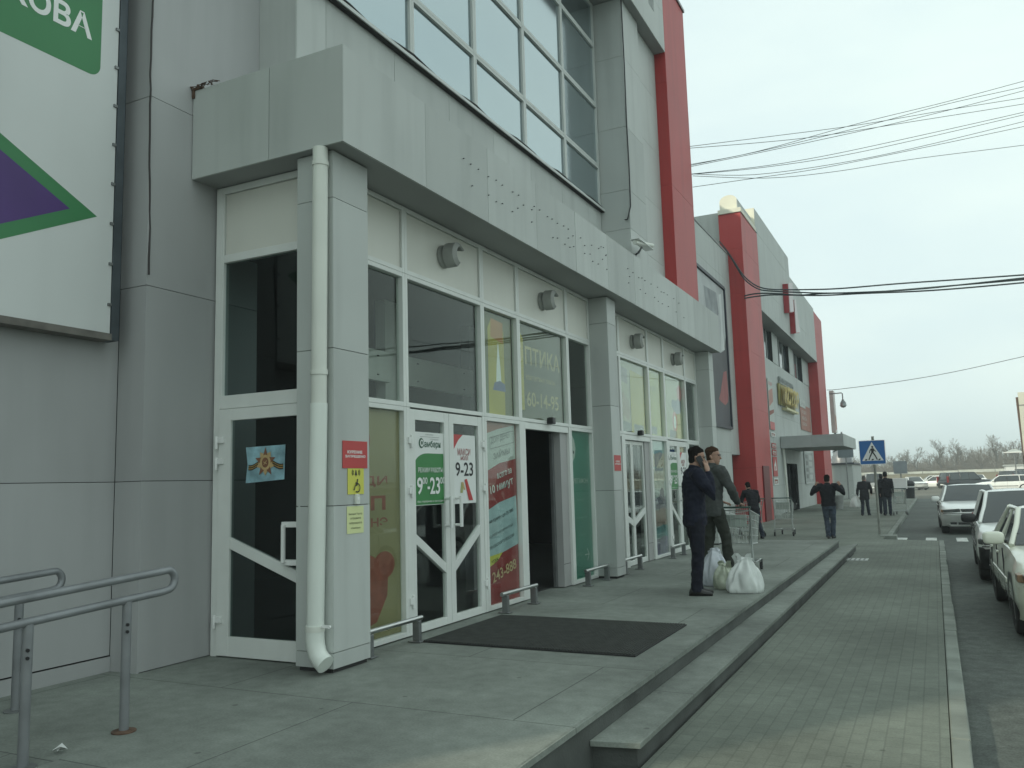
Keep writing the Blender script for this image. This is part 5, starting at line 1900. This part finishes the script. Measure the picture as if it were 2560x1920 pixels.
# ================================================================ cars
def paint(name, c, rough=.22):
    m = mat(name, c, rough, 0, .03, 1.5, spec=.6)
    m.node_tree.nodes['Principled BSDF'].inputs['Coat Weight'].default_value = .6
    m.node_tree.nodes['Principled BSDF'].inputs['Coat Roughness'].default_value = .06
    return m


CW = paint('car_white', (.88, .90, .87))
CIV = paint('car_ivory', (.80, .82, .70))
CBK = paint('car_black', (.012, .013, .015))
CSI = paint('car_silver', (.36, .38, .38))
CRD = paint('car_red', (.22, .02, .03))
CGL = mat('car_glass', (.045, .055, .058), .04, 0, .05, 2, spec=.7)
CINT = mat('car_interior', (.02, .021, .022), .8)
TRIM = mat('car_trim', (.022, .023, .024), .5)
TYRE = mat('tyre', (.018, .018, .018), .8)
RIMM = mat('rim', (.35, .36, .36), .35, .8, .1)
LGT = mat('headlight', (.085, .095, .09), .32, 0, .35, 18, spec=.35)
TAIL = mat('tail_light', (.22, .015, .015), .25)
AMB = mat('indicator_amber', (.26, .16, .09), .3)
CHR = mat('chrome', (.6, .62, .62), .12, 1)


def grid(b, P, m, flip=False):
    nv, nu = len(P), len(P[0])
    fs = []
    for i in range(nv - 1):
        for j in range(nu - 1):
            q = (i * nu + j, i * nu + j + 1, (i + 1) * nu + j + 1, (i + 1) * nu + j)
            fs.append(q[::-1] if flip else q)
    b.add([p for r in P for p in r], fs, m)


def car(label, kind, pm, loc, rz, bumper=None, mirror=None, L_=4.3, W_=1.69, H_=1.40, group='cars on the road and the parking lot', face='corolla'):
    t = thing('parked_car', label, 'car', (0, 0, 0), group)
    w = W_ / 2
    f, r = L_ / 2, -L_ / 2
    suv = kind == 'suv'
    up = .14 if suv else 0
    zb = .20 + up
    belt = .90 + up
    hz = .76 + up              # nose height of the bonnet
    if kind == 'sedan':
        cowl, wt, rb, rt, tz = .78, .10, -1.42, -.86, .93
    elif kind == 'hatch':
        cowl, wt, rb, rt, tz = .92, .22, r + .16, r + .42, .92
    else:
        cowl, wt, rb, rt, tz = .95, .35, r + .10, r + .30, 1.02
    belt_f = belt - .01
    # ---- body shell
    st = [(f, .62, .80, hz - .16, .30), (f - .03, .88, .93, hz - .05, .24), (f - .14, .965, .985, hz - .005, .22), (f - .45, 1, 1, hz + .045, zb), ((f + cowl) / 2, 1, 1, hz + .09, zb), (cowl, 1, 1, belt, zb), (.1, 1, 1, belt, zb), (-.7, 1, 1, belt + .01, zb)]
    if kind == 'sedan':
        st += [(rb, 1, 1, belt + .02, zb), (rb - .25, .995, 1, tz + .005, zb), (r + .12, .97, .99, tz, .22), (r + .03, .90, .95, tz - .05, .25), (r, .70, .85, tz - .16, .32)]
    else:
        st += [(r + .6, 1, 1, belt + .02, zb), (r + .16, .985, .99, tz, .22), (r + .03, .93, .96, tz - .04, .25), (r, .76, .88, tz - .14, .32)]
    rings = []
    for y, kw, kl, zt, z0 in st:
        a = w * kw
        half = [(a * .80, z0), (a * .95, z0 + .07), (a * 1.0 * kl, z0 + .20), (a * 1.0, .54 + up), (a * .985, .54 + up + (zt - .54 - up) * .55), (a * .93, zt - .035), (a * .84, zt - .004), (a * .5, zt + .012)]
        rg = [(x, y, z) for x, z in half] + [(0, y, zt + .016)] + [(-x, y, z) for x, z in half[::-1]]
        rings.append(rg)
    b = MB()
    b.loft([g[::-1] for g in rings], pm)
    b.build('body', t, smooth=38)
    # ---- glasshouse
    rz_ = H_
    xb, xt = w * .905, w * .70

    def wx(y, z):              # half width of the glasshouse at height z
        return xb + (xt - xb) * (z - belt) / (rz_ - belt)

    def scr(y0, z0, x0, y1, z1, x1, bow, nu=9, nv=5):
        P = []
        for i in range(nv):
            v = i / (nv - 1)
            row = []
            for j in range(nu):
                u = -1 + 2 * j / (nu - 1)
                row.append((u * (x0 + (x1 - x0) * v), y0 + (y1 - y0) * v + bow * (1 - u * u), z0 + (z1 - z0) * v + .012 * (1 - u * u) + .015 * math.sin(math.pi * v)))
            P.append(row)
        return P
    b = MB()
    b.loft([[(-xb + .05, cowl - .04, belt - .02), (xb - .05, cowl - .04, belt - .02), (xb - .05, rb + .04, belt - .02), (-xb + .05, rb + .04, belt - .02)],
            [(-xt + .04, wt - .02, rz_ - .05), (xt - .04, wt - .02, rz_ - .05), (xt - .04, rt + .02, rz_ - .05), (-xt + .04, rt + .02, rz_ - .05)]], CINT)
    b.build('cabin_interior', t, 0)
    b = MB()
    grid(b, scr(cowl - .02, belt + .005, xb - .05, wt, rz_ - .035, xt - .03, .10), CGL, True)
    b.build('windscreen', t, 60)
    b = MB()
    grid(b, scr(rb + .02, (tz if kind == 'sedan' else belt) + .01, xb - .06, rt, rz_ - .04, xt - .04, -.06), CGL)
    b.build('rear_window', t, 60)
    yB = -.28 if kind == 'sedan' else -.25
    segs = [('side_window', cowl - .16, yB + .03), ('side_window', yB - .03, (rb + .42) if kind == 'sedan' else -1.12)]
    if kind != 'sedan':
        segs.append(('side_window', -1.20, rb + .30))

    def edge_y(y, v, front):   # slope of pillars
        if front and y > .3: return y + (wt + .04 - y) * v * .93
        if (not front) and y < rb + .6: return y + (rt + .10 - y) * v * .9
        return y
    for s in (-1, 1):
        for nm, ya, yb in segs:
            P = []
            for i in range(4):
                v = i / 3
                z = belt + .015 + (rz_ - .075 - belt) * v
                row = []
                for j in range(5):
                    y = edge_y(ya, v, True) + (edge_y(yb, v, False) - edge_y(ya, v, True)) * j / 4
                    row.append((s * (wx(y, z) + .004), y, z))
                P.append(row)
            b = MB()
            grid(b, P, CGL, s < 0)
            b.build(nm, t, 60)
    b = MB()                  # roof and pillars
    P = []
    for i in range(9):
        y = wt + .03 + (rt - .03 - wt - .03) * i / 8
        row = []
        for j in range(11):
            u = -1 + 2 * j / 10
            row.append((u * (xt + .012), y, rz_ - .055 + .055 * (1 - abs(u) ** 3.2) - .02 * (2 * i / 8 - 1) ** 2))
        P.append(row)
    grid(b, P, pm)
    for s in (-1, 1):
        b.tube([(s * (xb - .015), cowl - .06, belt - .01), (s * (xt + .06), (cowl + wt) / 2 - .02, (belt + rz_) / 2 + .01), (s * (xt + .005), wt + .02, rz_ - .05)], [.036, .032, .034], pm, 8)
        b.tube([(s * (xt + .005), wt + .02, rz_ - .05), (s * (xt + .015), (wt + rt) / 2, rz_ - .045), (s * (xt + .005), rt, rz_ - .055)], .032, pm, 8)
        zr = tz if kind == 'sedan' else belt
        b.tube([(s * (xb - .04), rb + .03, zr - .005), (s * (xt), rt, rz_ - .055)], [.055, .045], pm, 8)
        b.tube([(s * (xb - .02), rb + .22, belt - .01), (s * (xt + .01), rt + .06, rz_ - .055)], [.05, .04], pm, 8)
        b.tube([(s * (xb + .006), yB, belt), (s * (xt + .012), yB, rz_ - .06)], .028, TRIM if kind != 'sedan' else pm, 8)
        if kind != 'sedan':
            b.tube([(s * (xb + .004), -1.16, belt), (s * (xt + .012), -1.12, rz_ - .06)], .030, pm, 8)
    b.build('roof', t, 50)
    # ---- wheels
    R_ = .30 + (.05 if suv else 0)
    ya, yr = f - .80, r + .78
    for s in (-1, 1):
        for y in (ya, yr):
            b = MB()
            xo = s * (w - .005)
            b.lathe([(-.21, R_ * .80), (-.20, R_ * .96), (-.16, R_), (-.04, R_), (-.01, R_ * .95), (0, R_ * .78), (-.01, R_ * .66), (-.05, R_ * .62)], (xo, y, R_), (s, 0, 0), TYRE, 22)
            wo = b.build('wheel', t)
            b = MB()
            b.lathe([(-.06, R_ * .64), (-.02, R_ * .63), (-.03, R_ * .5), (-.045, R_ * .25), (-.025, .05), (-.022, 0)], (xo, y, R_), (s, 0, 0), RIMM, 18)
            b.build('rim', wo)
            b = MB()          # dark wheel arch opening
            rg = []
            for q in (R_ + .065, R_ - .02):
                rg.append([(s * (w + .004), y + q * math.cos(a), max(R_ + q * math.sin(a), zb + .01)) for a in [math.pi * 1.15 * k / 16 - .23 for k in range(17)]])
            b.loft(rg if s > 0 else rg[::-1], BLACK, cap=False, closed=False)
            b.build('wheel_arch', t)
    # ---- front
    bm = bumper or pm
    zc = .50 + up
    b = MB()
    rg = []
    for z, g in ((.24 + up, -.05), (.30 + up, .02), (.42 + up, .055), (zc + .04, .05), (zc + .075, .0)):
        rg.append([(w * math.sin(a) * .985, f - .20 + .20 * math.cos(a) ** .5 + g * 1.0, z) for a in [-math.pi / 2 * .99 + math.pi * .99 * k / 14 for k in range(15)]])
    b.loft(rg, bm, cap=False, closed=False)
    b.loft([g[::-1] for g in rg], bm, cap=False, closed=False)
    fb = b.build('front_bumper', t, 50)
    b = MB()
    b.box(-.42, .42, f + .035, f + .062, .285 + up, .345 + up, BLACK)
    b.box(-.62, -.46, f + .02, f + .04, .29 + up, .35 + up, BLACK)
    b.box(.46, .62, f + .02, f + .04, .29 + up, .35 + up, BLACK)
    b.build('air_intake', fb, 0)
    b = MB()
    b.box(-w * .93, w * .93, f - .02, f + .012, zc + .085, zc + .10, BLACK)
    b.box(-.26, .26, f + .064, f + .07, .375 + up, .485 + up, PAPER)
    b.build('number_plate', fb, 0)
    for s in (-1, 1):
        b = MB()
        b.prism([(s * .33, zc + .11), (s * w * .90, zc + .12), (s * w * .93, zc + .20), (s * .36, zc + .225)], (0, f - .17, 0), XA, ZA, YA * .165, LGT)
        h_ = b.build('headlight', t, 0, bevel=.012)
        b = MB()
        b.prism([(s * w * .90, zc + .115), (s * w * .985, zc + .125), (s * w * .985, zc + .20), (s * w * .925, zc + .205)], (0, f - .30, 0), XA, ZA, YA * .22, AMB if face == 'corolla' else LGT)
        b.build('indicator', h_, 0, bevel=.01)
    b = MB()
    b.prism([(-.31, zc + .125), (.31, zc + .125), (.34, zc + .215), (-.34, zc + .215)], (0, f - .14, 0), XA, ZA, YA * .135, BLACK)
    for k in range(3):
        b.box(-.31, .31, f - .004, f + .003, zc + .14 + .025 * k, zc + .148 + .025 * k, CHR if face == 'corolla' else TRIM)
    b.build('grille', t, 0)
    # ---- rear
    b = MB()
    b.box(-w * .94, w * .94, r - .06, r + .12, .30 + up, .56 + up, bm)
    b.box(-.26, .26, r - .068, r - .06, .40 + up, .51 + up, PAPER)
    b.build('rear_bumper', t, bevel=.05)
    for s in (-1, 1):
        b = MB()
        if kind == 'sedan':
            b.box(s * .36, s * w * .93, r - .012, r + .10, .62 + up, .78 + up, TAIL)
        else:
            b.box(s * w * .80, s * w * .95, r - .012, r + .14, .64 + up, (1.25 if suv else .95) + up, TAIL)
        b.build('tail_light', t, bevel=.015)
        b = MB()             # mirrors
        c = Vector((s * (w + .07), cowl - .22, belt + .07))
        b.sball(c, (.115, .055, .075), mirror or pm)
        b.tube([(s * (w - .06), cowl - .20, belt + .03), c], .022, TRIM, 6)
        mo = b.build('mirror', t)
        b = MB()
        b.sball(c - Vector((0, .048, 0)), (.095, .012, .060), LENS)
        b.build('mirror_glass', mo)
        for y in (.02 if kind == 'sedan' else .05, -.85):
            b = MB()
            b.box(s * (w - .004), s * (w + .022), y - .09, y + .05, .76 + up, .785 + up, TRIM if bumper else pm)
            b.build('door_handle', t, bevel=.006)
        b = MB()
        b.box(s * (w - .005), s * (w + .010), -1.0, ya - .42, .50 + up, .545 + up, TRIM if kind != 'sedan' else pm)
        b.build('side_trim', t, bevel=.004)
        for y in (.62, -.26, -1.14):
            b = MB()
            b.box(s * (w - .012), s * (w + .0025), y - .003, y + .003, .30 + up, belt - .04, BLACK)
            b.build('door_seam', t, 0)
    for s in (-.5, .15):
        b = MB()
        b.tube([(s, cowl + .03, belt + .03), (s + .3, cowl - .12, belt + .085), (s + .52, cowl - .20, belt + .12)], .008, BLACK, 5)
        b.build('wiper', t)
    t.location = Vector(loc)
    t.rotation_euler = (0, 0, rz)
    return t


Z0 = ZR
# nearest three stand nose to tail along the kerb, facing the viewer
# facing the viewer = front towards -Y: rotate by pi
car('nearest ivory white saloon with an ivory mirror, at the right edge', 'sedan', CIV, (1.46, 12.05, Z0), math.pi + R(.8), L_=4.25, W_=1.68, H_=1.33)
car('white hatchback with black mirror and dark grey bumpers behind the nearest saloon', 'hatch', CW, (1.36, 17.1, Z0), math.pi - R(.6), bumper=TRIM, mirror=BLACK, L_=4.15, W_=1.66, H_=1.43, face='van')
sed = car('white saloon seen from the front, third car from the viewer along the kerb', 'sedan', CW, (.86, 29.1, Z0), math.pi + R(1.2), L_=4.3, W_=1.69, H_=1.385)
FZ = ZR + .004
hat = car('white hatchback parked crosswise behind the white saloon', 'hatch', CW, (5.0, 80, FZ), R(86), L_=4.4, H_=1.42)
van = car('large black people carrier with a red tail light in the parking lot', 'suv', CBK, (2.7, 92, FZ), R(-58), L_=5.0, W_=1.85, H_=1.75)
dup(sed, (-2.0, 98, FZ), math.pi + R(14), 'white saloon facing the viewer in the parking lot, right of the silver off-roader')
suv2 = car('silver off-roader with pale roof parked beyond the carton trolley', 'suv', CSI, (-5.1, 84, FZ), R(6), H_=1.85, W_=1.8)
dup(sed, (9.1, 97, FZ), R(8), 'white saloon seen from behind at the right of the parking lot')
dup(van, (7.6, 101, FZ), R(-30), 'dark people carrier between the white hatchback and the white saloon at the right')
redc = car('dark red saloon glimpsed behind the grey haired person', 'sedan', CRD, (-8.3, 92, FZ), R(10))
dup(sed, (.1, 103, FZ), R(70), 'white saloon half hidden behind the black people carrier')
dup(hat, (16, 108, FZ), R(100), 'white hatchback far to the right in the parking lot')

# ================================================================ things on the lot and the background
t = thing('waste_bin', 'dark rubbish bin with a pale band at the end of the far kerb', 'bin', (-1.55, 61.5, ZS))
b = MB()
b.lathe([(0, .26), (.9, .30), (.95, .32)], (-1.55, 61.5, ZS), (0, 0, 1), BLACK, 16)
b.build('drum', t)
b = MB()
b.lathe([(0, .306), (.07, .31)], (-1.55, 61.5, ZS + .72), (0, 0, 1), PAPER, 16)
b.build('band', t)
b = MB()
b.lathe([(0, .34), (.10, .30), (.22, .18), (.26, 0)], (-1.55, 61.5, ZS + .95), (0, 0, 1), BLACK, 16)
b.build('lid', t)
t = thing('litter_bin', 'pale grey open litter bin by the far red pillar', 'bin', (-4.33, 44.1, ZS))
b = MB()
b.lathe([(0, .20), (.62, .27), (.66, .29), (.66, .26), (.1, .19)], (-4.33, 44.1, ZS), (0, 0, 1), mat('bin_grey', (.28, .29, .28), .6, 0, .15, 5), 18)
b.build('drum', t)


def pole_sign(x, y, h, wd, hd, m, name, label, cat):
    t = thing(name, label, cat, (x, y, ZR))
    b = MB()
    b.tube([(x, y, ZR), (x, y, ZR + h)], .045, STEEL, 8)
    b.build('pole', t)
    ps = Poster((x - wd / 2, y - .08, ZR + h - hd), XA, ZA, wd, hd, m, .02, [(.03, 0), (wd - .03, 0), (wd, .03), (wd, hd - .03), (wd - .03, hd), (.03, hd), (0, hd - .03), (0, .03)])
    ps.build('sign_plate', parent=t)
    return t


pole_sign(-2.3, 70, 2.7, .95, .95, mat('sign_back', (.26, .29, .31), .5, .3), 'road_sign', 'grey back of a square road sign above the white saloon far away', 'road sign')
t = thing('street_lamp', 'thin dark pole with a pale flat lamp on the parking lot', 'lamp', (7.2, 96, ZR))
b = MB()
b.tube([(7.2, 96, ZR), (7.1, 96, 4.2)], .06, STEEL, 8)
b.build('pole', t)
b = MB()
b.box(6.2, 8.0, 95.8, 96.2, 3.1, 3.2, WHITE)
b.prism([(6.4, 3.2), (7.8, 3.2), (7.3, 3.5), (6.9, 3.45)], (0, 95.9, 0), XA, ZA, YA * .2, mat('lamp_shade_pale', (.5, .55, .54), .4))
b.build('lamp_head', t, 0)
t = thing('kiosk', 'small white kiosk at the far side of the parking lot', 'kiosk', (13, 160, ZR))
b = MB()
b.box(10.4, 15.2, 158, 162, ZR, 2.1, WHITE)
b.build('wall', t, 0)
b = MB()
b.box(10.2, 15.4, 157.8, 162.2, 2.1, 2.35, mat('kiosk_roof', (.4, .42, .4), .6))
b.build('roof', t, 0)
b = MB()
b.box(11.6, 13.6, 157.94, 158, .3, 1.6, CGL)
b.build('window', t, 0)
# low grey building past the far pillar
t = thing('utility_building', 'low grey flat roofed utility building beyond the far red pillar', 'building', (-8, 68, ZS))
b = MB()
panY(b, 66, [-13, -10.4, -7.8, -5.35], [-.35, .95, 2.15], GREY2)
panX(b, -5.34, [66.02, 70, 74], [-.35, .95, 2.15], GREY2)
b.build('wall', t, 0)
b = MB()
b.prism([(-13.1, 2.16), (-5.2, 2.16), (-5.2, 2.28), (-9, 2.22), (-13.1, 2.30)], (0, 65.85, 0), XA, ZA, YA * 8.4, DNAVY)
b.build('roof', t, 0)
b = MB()
b.lathe([(0, .75), (.5, .72), (.9, .5), (1.05, .2), (1.08, 0)], (-6.3, 69, 2.25), (0, 0, 1), GALV, 16)
b.build('roof_vent', t)
pole_sign(-5.6, 64.5, 4.0, 1.05, 1.0, mat('sign_back2', (.20, .24, .26), .5, .3), 'information_board', 'grey square board on a pole under the end of the entrance canopy', 'board')
# tall advertising mast at the right edge
t = thing('advertising_mast', 'pale advertising board on a thin mast at the right edge of the photo', 'billboard', (11.5, 62, ZR))
e0 = U(2551, 1075, 1, 62)
b = MB()
b.tube([(e0.x + .1, 62, ZR), (e0.x - .02, 62, U(2546, 993, 1, 62).z)], .07, mat('mast_brown', (.12, .08, .06), .7), 8)
b.build('pole', t)
b = MB()
zz0, zz1 = U(2556, 1060, 1, 62).z, U(2546, 985, 1, 62).z
b.box(e0.x + .05, e0.x + 3.2, 61.9, 62.1, zz0 - 2.0, zz1 + .1, mat('mast_board', (.66, .66, .56), .5, 0, .08, 1))
b.box(e0.x + .04, e0.x + 3.2, 61.88, 61.9, zz1 - .75, zz1 - .70, STEEL)
b.build('panel', t, 0)
# long low wall at the far edge of the lot
t = thing('boundary_wall', 'long tan wall with a pale coping along the far side of the lot', 'wall', (0, 178, ZR))
b = MB()
b.box(-260, 420, 178, 178.4, ZR - .2, 1.25, mat('tan_wall', (.20, .185, .13), .9, 0, .25, .12, world=True))
b.build('wall', t, 0)
b = MB()
x = -260
while x < 420:
    b.box(x, x + 5.9, 177.9, 178.5, 1.255, 1.72 + random.uniform(-.06, .06), mat('pale_coping', (.52, .54, .48), .8, 0, .2, .5, world=True))
    x += 6
b.build('coping', t, 0)

# ---------------------------------------------------------------- leafless trees
BARK = mat('bark', (.085, .075, .060), .95, 0, .25, 2)
TWIG = mat('twigs', (.115, .095, .070), .95, 0, .2, 1)


def bare_tree(seed, h):
    rnd = random.Random(seed)
    tr_, tw_ = MB(), MB()

    def grow(p, d, ln, r, lev):
        n = 3
        pts = [p]
        dd = d.copy()
        for i in range(n):
            dd = (dd + Vector((rnd.uniform(-.2, .2), rnd.uniform(-.2, .2), rnd.uniform(-.02, .12)))).normalized()
            pts.append(pts[-1] + dd * ln / n)
        rs = [r * (1 - .45 * i / n) for i in range(n + 1)]
        (tr_ if lev < 2 else tw_).tube(pts, rs, BARK if lev < 2 else TWIG, 5 if lev < 2 else 3, cap=False)
        if lev < 5:
            for k in range(5 if lev == 0 else rnd.choice((3, 3, 4))):
                q = rnd.uniform(.35, 1.0) if lev == 0 else rnd.uniform(.25, 1.0)
                i = min(int(q * n), n - 1)
                o = pts[i].lerp(pts[i + 1], q * n - i)
                a = rnd.uniform(0, 6.28)
                sp_ = rnd.uniform(.45, .9)
                side_ = dd.orthogonal().normalized()
                side_ = Matrix.Rotation(a, 3, dd) @ side_
                nd = (dd + side_ * sp_ + Vector((0, 0, .15))).normalized()
                grow(o, nd, ln * rnd.uniform(.5, .72), max(r * .5, .018), lev + 1)
    grow(Vector((0, 0, 0)), Vector((0, 0, 1)), h * .42, h * .017, 0)
    return tr_, tw_


kinds = ('slender leafless tree', 'broad leafless tree', 'dense leafless tree', 'low leafless tree')
protos = []
for i, h in enumerate((11, 12.5, 13, 9)):
    tt = thing('bare_tree', 'x', 'tree', (0, 0, 0), 'leafless trees behind the far wall')
    a_, b__ = bare_tree(31 + i * 7, h)
    a_.build('trunk', tt); b__.build('crown', tt)
    protos.append(tt)
spots = [(2185, 210, 0, .8, 'leafless tree just right of the crossing sign'), (2235, 200, 3, .95, 'small leafless tree between the crossing sign and the far sign back'), (2262, 215, 1, .75, 'leafless tree left of the far sign back'),
         (2300, 205, 0, .95, 'slender leafless tree right of the far sign back'), (2330, 220, 3, 1.0, 'low leafless tree above the white saloon in the lot'), (2358, 205, 2, 1.0, 'tallest dense leafless tree left of the middle of the tree line'),
         (2392, 210, 1, 1.05, 'broad tall leafless tree right of the tallest one'), (2425, 220, 0, .85, 'thin leafless tree above the black people carrier'), (2452, 200, 3, .9, 'low leafless tree left of the dense grey crown'),
         (2486, 195, 2, 1.02, 'dense dark crowned leafless tree above the parking lot lamp'), (2515, 215, 1, .9, 'leafless tree just right of the dense dark crown'), (2549, 200, 0, 1.05, 'leafless tree at the right edge beside the advertising mast'),
         (2105, 215, 1, .85, 'leafless tree seen under the entrance canopy'), (2130, 205, 0, .8, 'slender leafless tree behind the utility building')]
used = set()
for i, (px, Y, kd, sc_, lb) in enumerate(spots):
    x = U(px, 1180, 1, Y).x
    if kd not in used:
        o = protos[kd]; used.add(kd)
        o.location = (x, Y, .3); o.rotation_euler = (0, 0, i); o.scale = (sc_ * .92, sc_ * .92, sc_ * .8); o['label'] = lb
    else:
        dup(protos[kd], (x, Y, .3), i * 1.7, lb, scale=(sc_ * .92, sc_ * .92, sc_ * .8))
# dark evergreens over the canopy end
NEED = mat('needles', (.016, .028, .020), .9, 0, .3, 2)
sp0 = None
for i, (px, py, lb) in enumerate(((2087, 1077, 'taller dark evergreen top rising over the entrance canopy'), (2101, 1079, 'shorter dark evergreen top right of the taller one over the canopy'))):
    v = U(px, py, 1, 92)
    if sp0 is None:
        h = v.z - ZR
        sp0 = thing('spruce_tree', lb, 'tree', (v.x, 92, ZR), 'dark evergreens beyond the canopy')
        b = MB()
        b.tube([(v.x, 92, ZR), (v.x, 92, ZR + h)], [.14, .02], BARK, 8)
        b.build('trunk', sp0)
        b = MB()
        rnd = random.Random(5)
        for k in range(1500):
            q = rnd.uniform(.08, 1) ** .8
            z = ZR + h * q
            rr_ = (1 - q) * h * .2 + .05
            a = rnd.uniform(0, 6.28)
            p = Vector((v.x, 92, z)); e = p + Vector((math.cos(a), math.sin(a), -.25)) * rr_ * rnd.uniform(.6, 1.15)
            s_ = Vector((-math.sin(a), math.cos(a), rnd.uniform(-.4, .4))) * .10
            m_ = p.lerp(e, .55)
            b.add([p, m_ + s_, e, m_ - s_], [(0, 1, 2, 3)], NEED)
        b.build('crown', sp0, 0)
    else:
        dup(sp0, (v.x, 93, ZR), 1.0, lb, scale=(v.z - ZR) / h)
# the brush and far wood that read as one mass
b = MB()
rnd = random.Random(3)
for k in range(9000):
    x = rnd.uniform(-60, 95); y = rnd.uniform(205, 260)
    h = rnd.uniform(2.5, 6.5) * (.8 + .3 * math.sin(x * .13) * math.sin(x * .05 + 1))
    z0 = .2
    dx, dy = rnd.uniform(-.7, .7), rnd.uniform(-.6, .6)
    wd = rnd.uniform(.03, .085)
    b.add([(x - wd, y, z0), (x + wd, y, z0), (x + dx + .02, y + dy, z0 + h), (x + dx - .02, y + dy, z0 + h)], [(0, 1, 2, 3)], TWIG)
    for j in range(3):
        q = rnd.uniform(.35, .95)
        px_, pz_ = x + dx * q, z0 + h * q
        ex, ez = px_ + rnd.uniform(-1.2, 1.2), pz_ + rnd.uniform(.2, 1.3)
        b.add([(px_ - .02, y + dy * q, pz_ - .04), (px_ + .02, y + dy * q, pz_ + .04), (ex, y + dy * q + rnd.uniform(-.5, .5), ez)], [(0, 1, 2)], TWIG)
o = b.build('far_wood', smooth=0)
tag(o, 'brown leafless brush and far wood behind the long wall', 'wood', kind='stuff')
b = MB()
P = []
for i in range(6):
    row = []
    for j in range(120):
        x = -300 + 7 * j
        row.append((x, 262 + 14 * i, .3 + (2.3 + 1.1 * math.sin(x * .06) + .8 * math.sin(x * .17 + 1)) * math.sin(math.pi * min(i / 3, .5) if i < 3 else math.pi * .5) + rnd.uniform(-.25, .25)))
    P.append(row)
grid(b, P, mat('brush_mass', (.10, .088, .062), .95, 0, .35, .5, world=True, detail=8), True)
o = struct(b.build('far_hills', smooth=60))

# ---------------------------------------------------------------- thin spring haze
b = MB()
b.box(-3100, 3100, -2100, 4100, ZR - 1.0, 17.5, None)
hz = bpy.data.materials.new('haze')
hz.use_nodes = True
t = hz.node_tree
t.nodes.clear()
o = t.nodes.new('ShaderNodeOutputMaterial')
pv = t.nodes.new('ShaderNodeVolumePrincipled')
pv.inputs['Color'].default_value = (.86, .95, .97, 1)
pv.inputs['Density'].default_value = .0016
t.links.new(pv.outputs['Volume'], o.inputs['Volume'])
b.mats = [hz]
h = b.build('haze', smooth=0)
tag(h, 'thin pale haze over the whole place', 'haze', kind='stuff')

for (x, y, rz_, src, lb) in ((12.6, 92, 20, van, 'black people carrier at the far right in front of the kiosk'), (-.4, 118, 95, hat, 'white hatchback standing crosswise deepest in the parking lot'), (11.0, 112, 170, suv2, 'silver off-roader between the white saloon and the kiosk'), (4.6, 120, 8, sed, 'white saloon deepest in the lot behind the white hatchback')):
    dup(src, (x, y, FZ), R(rz_), lb)
